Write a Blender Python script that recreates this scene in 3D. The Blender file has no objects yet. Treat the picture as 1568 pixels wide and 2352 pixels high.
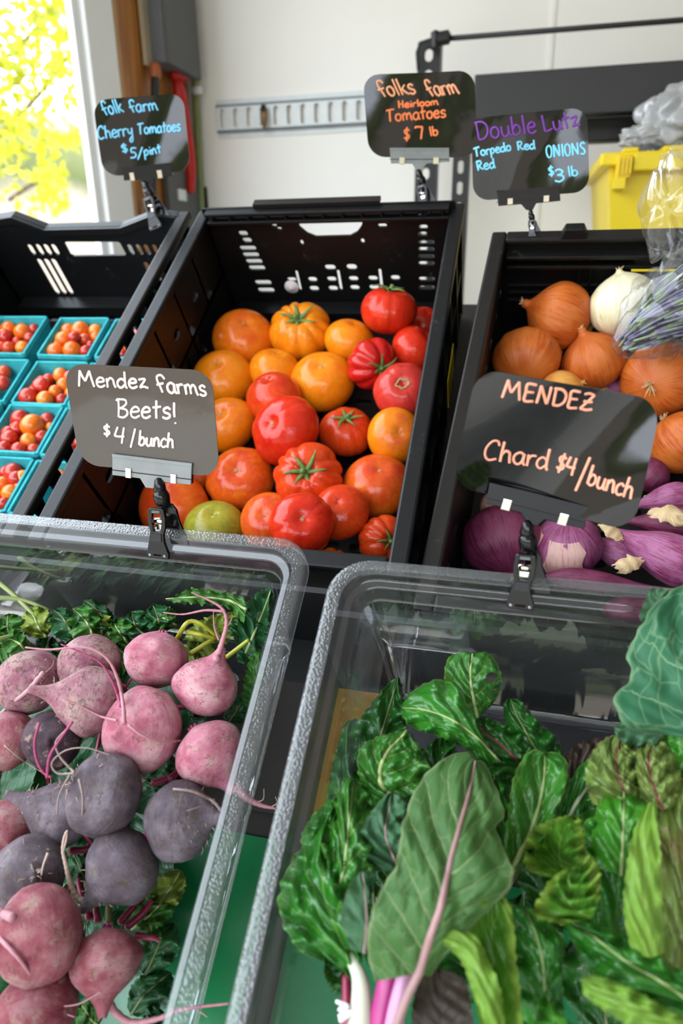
import bpy, bmesh, math, random
import numpy as np
from mathutils import Vector, Matrix
from mathutils.geometry import delaunay_2d_cdt

random.seed(7)
rng = np.random.default_rng(7)
SC = bpy.context.scene
COL = SC.collection

# ---------------------------------------------------------------- camera, world, light, exposure
PITCH, ROLL, YAW = .3558, -.012, .2437
FPX, CX, CY = 1568.0, 784.0, 1176.0
def _rx(a): c, s = math.cos(a), math.sin(a); return np.array([[1, 0, 0], [0, c, -s], [0, s, c]])
def _rz(a): c, s = math.cos(a), math.sin(a); return np.array([[c, -s, 0], [s, c, 0], [0, 0, 1]])
CAM = np.array([0, 0, 1.5])
CR = _rz(YAW) @ _rx(math.pi / 2 - PITCH) @ _rz(ROLL)
cam_data = bpy.data.cameras.new('camera')
cam = bpy.data.objects.new('camera', cam_data)
COL.objects.link(cam)
cam.matrix_world = Matrix(np.vstack([np.hstack([CR, CAM[:, None]]), [0, 0, 0, 1]]).tolist())
cam_data.sensor_fit = 'VERTICAL'; cam_data.sensor_height = 36; cam_data.sensor_width = 24; cam_data.lens = 24
cam_data.clip_start = .02
cam_data.dof.use_dof = True; cam_data.dof.focus_distance = .66; cam_data.dof.aperture_fstop = 4.5
SC.camera = cam
SC.view_settings.view_transform = 'Standard'
SC.view_settings.look = 'None'
SC.view_settings.gamma = 1
SC.view_settings.use_curve_mapping = False
SC.view_settings.exposure = EXPOSURE = .52
SC.cycles.use_denoising = True
SC.cycles.max_bounces = 10
SC.cycles.transparent_max_bounces = 24
SC.cycles.caustics_reflective = False
SC.cycles.caustics_refractive = False

def lin(h):
    r = [int(h[i:i + 2], 16) / 255 for i in (0, 2, 4)]
    return tuple((c / 12.92 if c <= .04045 else ((c + .055) / 1.055) ** 2.4) for c in r)

world = bpy.data.worlds.new('sky'); SC.world = world; world.use_nodes = True
nt = world.node_tree; nt.nodes.clear()
def wn(t, **k):
    n = nt.nodes.new(t)
    for a, b in k.items(): setattr(n, a, b)
    return n
w_out = wn('ShaderNodeOutputWorld'); w_bg = wn('ShaderNodeBackground')
w_tc = wn('ShaderNodeTexCoord'); w_sep = wn('ShaderNodeSeparateXYZ')
nt.links.new(w_tc.outputs['Generated'], w_sep.inputs[0])
w_noise = wn('ShaderNodeTexNoise'); w_noise.inputs['Scale'].default_value = 5; w_noise.inputs['Detail'].default_value = 6
nt.links.new(w_tc.outputs['Generated'], w_noise.inputs['Vector'])
w_add = wn('ShaderNodeMath', operation='MULTIPLY_ADD')     # broken tree line on the horizon
nt.links.new(w_noise.outputs['Fac'], w_add.inputs[0]); w_add.inputs[1].default_value = -.32
nt.links.new(w_sep.outputs['Z'], w_add.inputs[2])
w_ramp = wn('ShaderNodeValToRGB')
nt.links.new(w_add.outputs[0], w_ramp.inputs[0])
cr = w_ramp.color_ramp
cr.elements[0].position = 0.0; cr.elements[0].color = (.19, .17, .145, 1)
cr.elements[1].position = .75; cr.elements[1].color = (.80, .91, 1.0, 1)
w_map = wn('ShaderNodeMapRange'); w_map.inputs['From Min'].default_value = -1; w_map.inputs['From Max'].default_value = 1
nt.links.new(w_add.outputs[0], w_map.inputs['Value']); nt.links.new(w_map.outputs[0], w_ramp.inputs[0])
for p, c in ((.445, (.19, .17, .145, 1)), (.46, (.06, .075, .035, 1)), (.50, (.115, .13, .065, 1)), (.525, (.88, .95, 1.06, 1)), (.60, (.88, .95, 1.06, 1))):
    e = cr.elements.new(p); e.color = c
nt.links.new(w_ramp.outputs[0], w_bg.inputs['Color']); w_bg.inputs['Strength'].default_value = 5.0
nt.links.new(w_bg.outputs[0], w_out.inputs[0])

# ---------------------------------------------------------------- where a picture ray meets a real surface
def ray(x, y): return CR @ np.array([(x - CX) / FPX, -(y - CY) / FPX, -1.0])
def at_depth(x, y, t): return CAM + ray(x, y) * t
def on_plane(x, y, p, n):
    d = ray(x, y); n = np.asarray(n, float)
    return CAM + d * (np.dot(np.asarray(p) - CAM, n) / np.dot(d, n))
def on_y(x, y, Y): return on_plane(x, y, (0, Y, 0), (0, 1, 0))
def on_x(x, y, X): return on_plane(x, y, (X, 0, 0), (1, 0, 0))

class Frame:
    def __init__(s, o, tilt, yaw=0):
        s.o = np.array(o, float); s.R = _rz(yaw) @ _rx(tilt)
    def w(s, u, v, h): return s.o + s.R @ np.array([u, v, h])
    def l(s, p): return s.R.T @ (np.asarray(p) - s.o)
    def at(s, x, y, h):                       # local point on plane w = h
        d = s.R.T @ ray(x, y); c = s.l(CAM); return c + d * ((h - c[2]) / d[2])
    def at_v(s, x, y, v):                     # local point on plane v = const
        d = s.R.T @ ray(x, y); c = s.l(CAM); return c + d * ((v - c[1]) / d[1])
    def at_u(s, x, y, u):
        d = s.R.T @ ray(x, y); c = s.l(CAM); return c + d * ((u - c[0]) / d[0])
    def mat(s): return Matrix(np.vstack([np.hstack([s.R, s.o[:, None]]), [0, 0, 0, 1]]).tolist())
FM = Frame((-.508164, .594766, 1.212422), .6077)                 # crate with tomatoes
FL = Frame(FM.w(-.44, 0, 0), .6077)                              # crate with cherry tomatoes
FU = Frame((-.078334, .566782, 1.166524), .652, -.0813)         # crate with onions
FA = Frame((-.162008, .547008, 1.2624), .6247, -.0082)           # clear bin with beets (origin: back right corner)
FB = Frame((-.131032, .500368, 1.26988), .6016, -.0063)          # clear bin with chard (origin: back left corner)

# ---------------------------------------------------------------- object helpers
def mesh(name, verts, faces, smooth=True):
    me = bpy.data.meshes.new(name)
    me.from_pydata([tuple(map(float, v)) for v in verts], [], [tuple(map(int, f)) for f in faces])
    me.validate(); me.update()
    if smooth: me.polygons.foreach_set('use_smooth', [True] * len(me.polygons))
    return me
def obj(name, me, mat=None, parent=None, matrix=None):
    o = bpy.data.objects.new(name, me); COL.objects.link(o)
    if mat is not None and me is not None: 
        me.materials.clear(); me.materials.append(mat)
    if parent is not None: o.parent = parent
    if matrix is not None: o.matrix_local = matrix
    return o
def tag(o, label, cat, group=None):
    o['label'] = label; o['category'] = cat
    if group: o['group'] = group
    return o
def thing(name, label, cat, matrix=None, group=None):
    o = bpy.data.objects.new(name, None); COL.objects.link(o); o.empty_display_size = .02
    if matrix is not None: o.matrix_world = matrix
    return tag(o, label, cat, group)
def struct(o): o['kind'] = 'structure'; return o
def loc(p): return Matrix.Translation(Vector([float(c) for c in p]))
def sharp(o, ang=35):
    o.data.set_sharp_from_angle(angle=math.radians(ang)); return o
def bevel(o, w=.001, seg=2):
    m = o.modifiers.new('edge', 'BEVEL'); m.width = w; m.segments = seg; m.limit_method = 'ANGLE'; m.angle_limit = math.radians(40); return o

class MB:
    def __init__(s): s.v = []; s.f = []
    def add(s, verts, faces):
        b = len(s.v); s.v += [tuple(map(float, p)) for p in verts]; s.f += [tuple(b + int(i) for i in f) for f in faces]; return s
    def box(s, x0, x1, y0, y1, z0, z1):
        return s.add([(x, y, z) for z in (z0, z1) for y in (y0, y1) for x in (x0, x1)],
                     [(0, 2, 3, 1), (4, 5, 7, 6), (0, 1, 5, 4), (2, 6, 7, 3), (0, 4, 6, 2), (1, 3, 7, 5)])
    def hexa(s, p):  # 8 points ordered as box
        return s.add(p, [(0, 2, 3, 1), (4, 5, 7, 6), (0, 1, 5, 4), (2, 6, 7, 3), (0, 4, 6, 2), (1, 3, 7, 5)])
    def tube(s, pts, rad, n=10, flat=None, caps=True):
        pts = [np.asarray(p, float) for p in pts]; k = len(pts)
        if np.isscalar(rad): rad = [rad] * k
        t = [pts[min(i + 1, k - 1)] - pts[max(i - 1, 0)] for i in range(k)]
        t = [a / (np.linalg.norm(a) + 1e-12) for a in t]
        a = np.array([0, 0, 1.0]) if flat is None else np.asarray(flat, float)
        if abs(np.dot(a, t[0])) > .95: a = np.array([1.0, 0, 0])
        vs = []
        for i in range(k):
            a = a - t[i] * np.dot(a, t[i]); a /= np.linalg.norm(a) + 1e-12; b = np.cross(t[i], a)
            for j in range(n):
                th = 2 * math.pi * j / n; vs.append(pts[i] + rad[i] * (math.cos(th) * b + math.sin(th) * a * (1 if flat is None else .5)))
        fs = [(i * n + j, i * n + (j + 1) % n, (i + 1) * n + (j + 1) % n, (i + 1) * n + j) for i in range(k - 1) for j in range(n)]
        if caps:
            vs += [pts[0] - t[0] * rad[0] * .5, pts[-1] + t[-1] * rad[-1] * .5]
            m = k * n
            fs += [(m, (j + 1) % n, j) for j in range(n)] + [(m + 1, (k - 1) * n + j, (k - 1) * n + (j + 1) % n) for j in range(n)]
        return s.add(vs, fs)
    def loft(s, loops, close=True, cap0=False, cap1=False):
        n = len(loops[0]); vs = [p for l in loops for p in l]
        m = n if close else n - 1
        fs = [(i * n + j, i * n + (j + 1) % n, (i + 1) * n + (j + 1) % n, (i + 1) * n + j) for i in range(len(loops) - 1) for j in range(m)]
        if cap0: fs.append(tuple(range(n))[::-1])
        if cap1: fs.append(tuple((len(loops) - 1) * n + j for j in range(n)))
        return s.add(vs, fs)
    def prism(s, poly, o, a, b, n, th, holes=()):
        """outline poly (2D in axes a, b from origin o) pushed th along n, with openings"""
        rings = [list(poly)] + [list(h) for h in holes]
        pts = [Vector((float(x), float(y))) for r in rings for x, y in r]; edges = []; k = 0
        for r in rings:
            m = len(r); edges += [(k + i, k + (i + 1) % m) for i in range(m)]; k += m
        vv, ee, ff, _, _, _ = delaunay_2d_cdt(pts, edges, [], 0, 1e-7)
        def inside(p, r):
            c = False; j = len(r) - 1
            for i in range(len(r)):
                if (r[i][1] > p[1]) != (r[j][1] > p[1]) and p[0] < (r[j][0] - r[i][0]) * (p[1] - r[i][1]) / (r[j][1] - r[i][1]) + r[i][0]: c = not c
                j = i
            return c
        keep = []
        for f in ff:
            c = sum((vv[i] for i in f), Vector((0, 0))) / len(f)
            if inside(c, rings[0]) and not any(inside(c, h) for h in rings[1:]): keep.append(tuple(f))
        o, a, b, n = (np.asarray(q, float) for q in (o, a, b, n))
        bot = [o + a * v.x + b * v.y for v in vv]; top = [p + n * th for p in bot]; N = len(vv)
        cnt = {}
        for f in keep:
            for i in range(len(f)):
                e = (f[i], f[(i + 1) % len(f)]); cnt[e] = cnt.get(e, 0) + 1
        fs = [tuple(i + N for i in f) for f in keep] + [f[::-1] for f in keep]
        for (i, j) in cnt:
            if (j, i) not in cnt: fs.append((i, j, j + N, i + N))
        return s.add(bot + top, fs)
    def build(s, name, mat, parent=None, matrix=None, smooth=False):
        me = mesh(name, s.v, s.f, smooth)
        bm = bmesh.new(); bm.from_mesh(me); bmesh.ops.recalc_face_normals(bm, faces=bm.faces); 
        loose = [v for v in bm.verts if not v.link_faces]; bmesh.ops.delete(bm, geom=loose, context='VERTS')
        bm.to_mesh(me); bm.free()
        o = obj(name, me, mat, parent, matrix)
        return o
def slot(cx, cy, w, h, n=5):
    """rounded slot outline"""
    r = min(w, h) / 2; out = []
    for sx, sy, a0 in ((1, -1, -90), (1, 1, 0), (-1, 1, 90), (-1, -1, 180)):
        for i in range(n):
            a = math.radians(a0 + 90 * i / (n - 1)); out.append((cx + sx * (w / 2 - r) + r * math.cos(a), cy + sy * (h / 2 - r) + r * math.sin(a)))
    return [p for i, p in enumerate(out) if i == 0 or abs(p[0] - out[i - 1][0]) + abs(p[1] - out[i - 1][1]) > 1e-6]
def rrect(x0, x1, y0, y1, r, n=8):
    r = max(r, 1e-4); out = []
    for cx, cy, a0 in ((x1 - r, y0 + r, -90), (x1 - r, y1 - r, 0), (x0 + r, y1 - r, 90), (x0 + r, y0 + r, 180)):
        for i in range(n):
            a = math.radians(a0 + 90 * i / (n - 1)); out.append((cx + r * math.cos(a), cy + r * math.sin(a)))
    return out
def rrect_card(w, h, r, n=9, k=10):
    c = rrect(0, w, 0, h, r, n); out = []
    for i, a in enumerate(c):
        b = c[(i + 1) % len(c)]; m = k if (i + 1) % n == 0 else 1
        for j in range(m): out.append((a[0] + (b[0] - a[0]) * j / m, a[1] + (b[1] - a[1]) * j / m))
    return out
def spline(pts, n):
    """Catmull-Rom through pts, n samples evenly by length"""
    p = np.array(pts, float)
    if len(p) == 2: q = np.array([p[0] + (p[1] - p[0]) * i / 40 for i in range(41)])
    else:
        e = np.vstack([2 * p[0] - p[1], p, 2 * p[-1] - p[-2]]); q = []
        for i in range(1, len(e) - 2):
            for t in np.linspace(0, 1, 16, endpoint=False):
                a, b, c, d = e[i - 1:i + 3]
                q.append(.5 * (2 * b + (c - a) * t + (2 * a - 5 * b + 4 * c - d) * t * t + (3 * b - a - 3 * c + d) * t ** 3))
        q.append(p[-1]); q = np.array(q)
    L = np.concatenate([[0], np.cumsum(np.linalg.norm(np.diff(q, axis=0), axis=1))])
    s = np.linspace(0, L[-1], n)
    return np.stack([np.interp(s, L, q[:, k]) for k in range(q.shape[1])], 1)

# ---------------------------------------------------------------- materials
class NT:
    def __init__(s, name):
        s.m = bpy.data.materials.new(name); s.m.use_nodes = True; s.t = s.m.node_tree; s.t.nodes.clear()
        s.out = s.n('ShaderNodeOutputMaterial')
    def n(s, t, **k):
        x = s.t.nodes.new(t)
        for a, b in k.items(): setattr(x, a, b)
        return x
    def l(s, a, b): s.t.links.new(a, b)
    def val(s, sock, v):
        if hasattr(v, 'is_linked') or isinstance(v, bpy.types.NodeSocket): s.l(v, sock)
        else: sock.default_value = v
    def math(s, op, a, b=0.0, c=0.0, clamp=False):
        x = s.n('ShaderNodeMath', operation=op); x.use_clamp = clamp
        for i, v in enumerate((a, b, c)): s.val(x.inputs[i], v)
        return x.outputs[0]
    def mix(s, f, a, b, blend='MIX'):
        x = s.n('ShaderNodeMix', data_type='RGBA', blend_type=blend)
        s.val(x.inputs[0], f)
        for i, v in ((6, a), (7, b)): s.val(x.inputs[i], v if not isinstance(v, tuple) else (v + (1,))[:4])
        return x.outputs[2]
    def noise(s, vec, scale, detail=4, rough=.55, dist=0):
        x = s.n('ShaderNodeTexNoise'); x.inputs['Scale'].default_value = scale; x.inputs['Detail'].default_value = detail
        x.inputs['Roughness'].default_value = rough; x.inputs['Distortion'].default_value = dist
        if vec is not None: s.l(vec, x.inputs['Vector'])
        return x.outputs['Fac']
    def ramp(s, f, stops):
        x = s.n('ShaderNodeValToRGB'); s.l(f, x.inputs[0]); e = x.color_ramp.elements
        while len(e) < len(stops): e.new(.5)
        for i, (p, c) in enumerate(stops): e[i].position = p; e[i].color = (c + (1,))[:4] if isinstance(c, tuple) else (c, c, c, 1)
        return x.outputs[0]
    def step(s, f, a, b):
        x = s.n('ShaderNodeMapRange', interpolation_type='SMOOTHSTEP'); s.val(x.inputs[0], f); x.inputs[1].default_value = a; x.inputs[2].default_value = b
        return x.outputs[0]
    def bump(s, h, strength, dist=.001):
        x = s.n('ShaderNodeBump'); x.inputs['Strength'].default_value = strength; x.inputs['Distance'].default_value = dist; s.l(h, x.inputs['Height']); return x.outputs[0]
    def bsdf(s, color, rough=.5, **k):
        b = s.n('ShaderNodeBsdfPrincipled'); s.val(b.inputs['Base Color'], (color + (1,))[:4] if isinstance(color, tuple) else color); s.val(b.inputs['Roughness'], rough)
        for a, v in k.items(): s.val(b.inputs[a.replace('_', ' ')], v)
        return b
    def done(s, sh): s.l(sh, s.out.inputs[0]); return s.m
    def obj(s): return s.n('ShaderNodeTexCoord').outputs['Object']
    def gen(s): return s.n('ShaderNodeTexCoord').outputs['Generated']
    def uv(s): return s.n('ShaderNodeTexCoord').outputs['UV']
    def geo(s): return s.n('ShaderNodeNewGeometry').outputs['Position']
    def sep(s, v): x = s.n('ShaderNodeSeparateXYZ'); s.l(v, x.inputs[0]); return x.outputs
    def comb(s, x, y, z):
        c = s.n('ShaderNodeCombineXYZ'); [s.val(c.inputs[i], v) for i, v in enumerate((x, y, z))]; return c.outputs[0]
    def vmul(s, v, k): x = s.n('ShaderNodeVectorMath', operation='MULTIPLY'); s.l(v, x.inputs[0]); x.inputs[1].default_value = k; return x.outputs[0]
    def rnd(s): return s.n('ShaderNodeObjectInfo').outputs['Random']

def simple(name, hexc, rough=.5, var=.12, scale=40, bump=0, bdist=.0006, bscale=None, **k):
    t = NT(name); o = t.obj(); c = lin(hexc)
    nz = t.noise(o, scale)
    dark = tuple(x * (1 - var) for x in c); light = tuple(min(1, x * (1 + var)) for x in c)
    col = t.ramp(nz, [(.3, dark), (.7, light)])
    b = t.bsdf(col, rough, **k)
    if bump: t.l(t.bump(t.noise(o, bscale or scale * 4, 3), bump, bdist), b.inputs['Normal'])
    return t.done(b.outputs[0])

def crate_mat(name, hexc, wear):
    t = NT(name); o = t.obj(); c = lin(hexc); w = lin(wear)
    big = t.noise(o, 14, 5, .65); fine = t.noise(o, 190, 4, .7)
    scuff = t.step(t.math('MULTIPLY', big, fine), .335, .44)
    dust = t.step(t.noise(o, 6, 4), .42, .75)
    col = t.mix(t.math('MULTIPLY', dust, .35), c, tuple(a * 1.8 + .003 for a in c))
    col = t.mix(t.math('MULTIPLY', scuff, .55), col, w)
    b = t.bsdf(col, t.math('MULTIPLY_ADD', fine, .22, .36), Specular_IOR_Level=.3)
    t.l(t.bump(t.math('ADD', fine, big), .25, .0006), b.inputs['Normal'])
    return t.done(b.outputs[0])

def clear_mat(name, frost=0.0, pebble=0.0, tint=(.93, .95, .95), body=0.0, rough=.03, bscale=520, gloss=1.0, cap=.35):
    """clear moulded plastic: light passes, the surface mirrors, frosted parts scatter a little"""
    t = NT(name); o = t.obj()
    tr = t.n('ShaderNodeBsdfTransparent'); tr.inputs[0].default_value = tint + (1,)
    gl = t.n('ShaderNodeBsdfGlossy'); gl.inputs['Roughness'].default_value = rough; gl.inputs['Color'].default_value = (1, 1, 1, 1)
    fr = t.n('ShaderNodeFresnel'); fr.inputs['IOR'].default_value = 1.5
    nrm = None
    if pebble:
        v = t.n('ShaderNodeTexVoronoi', feature='SMOOTH_F1'); v.inputs['Scale'].default_value = bscale; t.l(o, v.inputs['Vector'])
        nrm = t.bump(v.outputs['Distance'], pebble, .0008); t.l(nrm, gl.inputs['Normal']); t.l(nrm, fr.inputs['Normal'])
    base = tr.outputs[0]
    if frost:
        df = t.n('ShaderNodeBsdfTranslucent'); df.inputs[0].default_value = (.85, .87, .9, 1)
        d2 = t.n('ShaderNodeBsdfDiffuse'); d2.inputs[0].default_value = (.82, .84, .87, 1)
        if nrm is not None: t.l(nrm, d2.inputs['Normal']); t.l(nrm, df.inputs['Normal'])
        m0 = t.n('ShaderNodeMixShader'); m0.inputs[0].default_value = .6; t.l(df.outputs[0], m0.inputs[1]); t.l(d2.outputs[0], m0.inputs[2])
        m1 = t.n('ShaderNodeMixShader'); m1.inputs[0].default_value = frost; t.l(base, m1.inputs[1]); t.l(m0.outputs[0], m1.inputs[2]); base = m1.outputs[0]
    m = t.n('ShaderNodeMixShader'); t.l(t.math('MINIMUM', t.math('MULTIPLY', fr.outputs[0], gloss), cap), m.inputs[0]); t.l(base, m.inputs[1]); t.l(gl.outputs[0], m.inputs[2])
    return t.done(m.outputs[0])

M = {}
M['crate'] = crate_mat('black crate plastic', '080707', '4c4743')
M['crate_brown'] = crate_mat('dusty brown crate rim', '15110f', '574f47')
M['crate_grey'] = crate_mat('dusty dark grey crate', '0a0a0c', '4b4d51')
M['clear'] = clear_mat('clear plastic wall', frost=.012, tint=(.95, .97, .97), gloss=.3)
M['clear_peb'] = clear_mat('pebbled clear plastic', frost=.018, pebble=.35, tint=(.95, .96, .97), rough=.12, gloss=.3, bscale=420)
M['clear_rim'] = clear_mat('textured clear rim', frost=.07, pebble=.7, tint=(.84, .85, .88), rough=.2, gloss=1.6, bscale=560, cap=.11)
M['clear_step'] = clear_mat('polished clear step', frost=.03, tint=(.9, .92, .95), rough=.09, gloss=1.4, cap=.06)
M['sign'] = None
M['black_gloss'] = simple('glossy black clip plastic', '070708', .18, .1, Specular_IOR_Level=.35)
M['smoke'] = simple('grey translucent clip plastic', '7d8182', .12, .12, Coat_Weight=.3)  # sky reflection on two clip bars, put into a lighter grey
M['smoke_dark'] = simple('dark clip bar plastic', '0f1119', .14, .1, Specular_IOR_Level=.4)
M['metal'] = simple('polished nickel', 'd6d0c4', .18, .05, Metallic=1.0)
M['wall'] = simple('cream painted wall panel', 'f9f7f3', .6, .015, 3)
M['white_trim'] = simple('white painted jamb', 'f4f5f6', .45, .02, 5)
M['rack'] = simple('charcoal steel rack', '242426', .45, .06, 10)
M['rack_black'] = simple('black steel', '101012', .45, .06, 10)
M['zinc'] = simple('galvanised steel', 'dfe5e8', .4, .05, 30)
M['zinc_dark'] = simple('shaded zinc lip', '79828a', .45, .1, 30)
M['boxgrey'] = simple('grey electrical enclosure', '64666c', .45, .06, 12)
M['boxgrey_dark'] = simple('dark grey enclosure lid', '4b4b4b', .5, .06, 12)
M['boxlight'] = simple('pale enclosure flange', 'b9ab92', .5, .06, 12)
M['red'] = simple('red plastic', 'c4190f', .4, .1, 20)
M['cable'] = simple('black cable', '1c2024', .5, .1, 20)
M['greencord'] = simple('green pipe', '7f8f58', .5, .1, 20)
M['yellow'] = simple('yellow bin plastic', 'e8cc10', .4, .06, 8)
M['yellow_d'] = simple('yellow moulded ribs', 'e6bd12', .4, .06, 8)
M['ground'] = simple('pale concrete', 'a39c90', .8, .1, 2, bump=.3)
M['floor'] = simple('grey concrete', '8a8680', .8, .2, 6, bump=.3)
M['ceil'] = simple('pale ceiling', 'e2e1de', .8, .03, 3)
M['frame_wood'] = simple('dark timber', '2a2520', .7, .2, 12)
M['green'] = simple('green plastic board', '066a3a', .28, .16, 9, bump=.12, bscale=300)
M['orange_board'] = simple('amber plastic board', 'c98a12', .3, .18, 11, bump=.1, bscale=300)
M['black_board'] = simple('black plastic strip', '0b0b0d', .55, .1, 12)
M['grey_liner'] = simple('grey rubber liner', '36333b', .55, .1, 40, bump=.35, bscale=500)

def wood_mat():
    t = NT('varnished plywood'); o = t.obj(); s = t.vmul(o, (6, 9, 1.1))
    n = t.noise(s, 2.2, 6, .6, 1.2); k = t.step(t.noise(t.vmul(o, (3, 3.4, 1.6)), 3.3, 3), .56, .74)
    col = t.ramp(n, [(.25, lin('8a5217')), (.5, lin('a96a26')), (.75, lin('c08237'))])
    col = t.mix(t.math('MULTIPLY', k, .7), col, lin('6a3a10'))
    return t.done(t.bsdf(col, .45).outputs[0])
M['wood'] = wood_mat()
M['side_wall'] = simple('tan side wall', '8f8b85', .7, .05, 4)
M['wood_edge'] = simple('raw plywood edge', 'b98f63', .6, .1, 30)
# ================================================================ THE SETTING
def box_obj(name, b, mat, parent=None, bev=0):
    x0, x1, y0, y1, z0, z1 = b; c = ((x0 + x1) / 2, (y0 + y1) / 2, z0)
    o = MB().box(x0 - c[0], x1 - c[0], y0 - c[1], y1 - c[1], 0, z1 - z0).build(name, mat, parent, loc(c))
    if bev: bevel(o, bev)
    return o
BACK_Y, LEFT_X = 2.2, -1.0
struct(box_obj('floor', (LEFT_X - .05, 1.6, -2.4, BACK_Y + .1, -.1, 0), M['floor']))
gm = MB().box(-14, 14, -16, -2.4, -.1, -.005); gm.box(-14, LEFT_X - .05, -2.4, 14, -.1, -.005)
struct(gm.build('ground', M['ground']))
w = box_obj('wall_back', (LEFT_X - .05, 2.6, BACK_Y, BACK_Y + .1, 0, 2.8), M['wall']); struct(w)
struct(box_obj('ceiling', (LEFT_X - .05, 2.7, -2.4, BACK_Y + .1, 2.8, 2.9), M['ceil']))
sx = on_y(1265, 100, BACK_Y)[0]
struct(box_obj('trim_1', (sx - .006, sx + .006, BACK_Y - .004, BACK_Y, 0, 2.8), M['wall']))
struct(box_obj('wall_right', (1.5, 1.6, -2.4, BACK_Y, 0, 2.8), M['side_wall']))  # unseen wall, added to cut the light from the right
struct(box_obj('wall_left', (LEFT_X - .05, LEFT_X - .022, 1.79, BACK_Y, 0, 2.8), M['wall']))
struct(box_obj('trim_2', (LEFT_X - .035, LEFT_X + .004, 1.655, 1.782, 0, 2.8), M['white_trim'], bev=.004))
struct(box_obj('trim_3', (LEFT_X - .03, LEFT_X - .012, 1.63, 1.656, 0, 2.8), M['white_trim'], bev=.003))

ply = thing('plywood_panel', 'varnished brown plywood panel beside the white door jamb', 'panel', loc((LEFT_X, 1.79, 0)))
MB().box(-.022, 0, .012, .39, .1, 2.75).build('board', M['wood'], ply)
MB().box(-.022, .002, .0, .012, .1, 2.75).build('raw_edge', M['wood_edge'], ply)

def enclosure(name, label, y0, x1, y1, z0, z1):
    t = thing(name, label, 'electrical box', loc((LEFT_X + .003, y0, z0)))
    d = x1 - LEFT_X
    bevel(MB().box(0, d - .012, 0, y1 - y0, 0, z1 - z0).build('housing', M['boxgrey'], t), .004)
    bevel(MB().box(d - .012, d, -.004, y1 - y0 + .004, -.004, z1 - z0 + .004).build('lid', M['boxgrey_dark'], t), .004)
    return t
x1 = on_y(384, 90, 1.94)[0]; zb = on_y(345, 146, 1.94)[2]
y1 = on_x(453, 90, x1)[1]
e1 = enclosure('electrical_box', 'grey electrical box high on the plywood panel', 1.94, x1, y1, zb, zb + .55)
MB().box(.002, .012, -.032, 0, -.01, .56).build('mounting_flange', M['boxlight'], e1)
zt = on_y(380, 385, 1.96)[2]; x2 = on_y(386, 430, 1.96)[0]; y2 = on_x(463, 440, x2)[1]
e2 = enclosure('electrical_box', 'grey electrical box low on the plywood panel behind the cherry tomato sign', 1.96, x2, y2, zt - .5, zt)
MB().box(x2 - LEFT_X, x2 - LEFT_X + .004, .05, .1, .42, .45).build('maker_plate', M['zinc'], e2)
MB().box(x2 - LEFT_X - .03, x2 - LEFT_X + .01, y2 - 1.96 + .004, y2 - 1.96 + .03, .25, .47).build('hinge_block', M['black_gloss'], e2)
rd = thing('pull_strap', 'red strap hanging beside the upper electrical box', 'strap', loc(on_x(420, 170, -.985)))
o0 = on_x(420, 170, -.985)
MB().tube([on_x(x, y, -.972) - o0 for x, y in ((404, 172), (412, 215), (424, 280), (432, 340), (438, 385), (438, 440))], [.012, .02, .016, .018, .016, .012], 10).build('strap', M['red'], rd, smooth=True)
MB().tube([on_x(x, y, -.972) - o0 for x, y in ((398, 170), (425, 178))], .014, 10).build('strap_head', M['red'], rd, smooth=True)
o0 = on_x(356, 160, -.985)
cb = thing('power_cable', 'black cable dropping from under the upper electrical box', 'cable', loc(o0))
MB().tube([on_x(x, y, -.975) - o0 for x, y in ((357, 158), (356, 200), (355, 240), (352, 330), (350, 420), (350, 520))], .011, 10).build('cord', M['cable'], cb, smooth=True)
MB().tube([on_x(x, y, -.975) - o0 for x, y in ((357, 150), (356, 178))], .015, 10).build('gland', simple('copper gland', 'b0603a', .4), cb, smooth=True)
o0 = on_y(447, 165, 2.17)
gp = thing('green_pipe', 'thin green pipe running down the wall corner', 'pipe', loc(o0))
MB().tube([on_y(x, y, 2.17) - o0 for x, y in ((446, 150), (452, 280), (458, 400), (464, 520), (470, 640))], .011, 10).build('pipe', M['greencord'], gp, smooth=True)
MB().tube([on_y(x, y, 2.155) - o0 for x, y in ((445, 208), (462, 206))], .012, 8).build('clip', M['zinc'], gp, smooth=True)

# slotted cargo rail on the back wall
a = on_y(500, 318, BACK_Y - .012); b = on_y(500, 229, BACK_Y - .012)
rail = thing('cargo_rail', 'slotted galvanised cargo rail on the cream wall', 'rail', loc((a[0], BACK_Y, a[2])))
H = b[2] - a[2]; LN = .95
pitch = .0418
holes = [slot(.022 + .0 + pitch * k, H * .5, .0155, .052, 4) for k in range(int(LN / pitch))]
MB().prism([(0, .021), (LN, .021), (LN, H - .021), (0, H - .021)], (0, -.012, 0), (1, 0, 0), (0, 0, 1), (0, -1, 0), .003, holes).build('slotted_web', M['zinc'], rail)
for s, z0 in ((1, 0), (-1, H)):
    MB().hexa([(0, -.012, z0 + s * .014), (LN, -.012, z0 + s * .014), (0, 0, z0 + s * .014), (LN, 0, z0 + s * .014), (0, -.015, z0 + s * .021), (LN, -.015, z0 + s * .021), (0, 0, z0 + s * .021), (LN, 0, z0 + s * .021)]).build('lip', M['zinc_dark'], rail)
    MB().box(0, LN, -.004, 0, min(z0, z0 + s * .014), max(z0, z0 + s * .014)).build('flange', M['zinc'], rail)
o0 = on_y(607, 270, BACK_Y - .03)
hk = thing('strap_hook', 'small brass and black hook latched in the cargo rail', 'hook', loc(o0))
MB().tube([(0, .012, .022), (0, -.004, .018), (.002, -.008, 0), (0, -.004, -.02), (-.004, .006, -.028)], [.005, .007, .008, .006, .004], 8).build('latch', simple('old brass', '8a6a3c', .4, Metallic=.6), hk, smooth=True)
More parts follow.
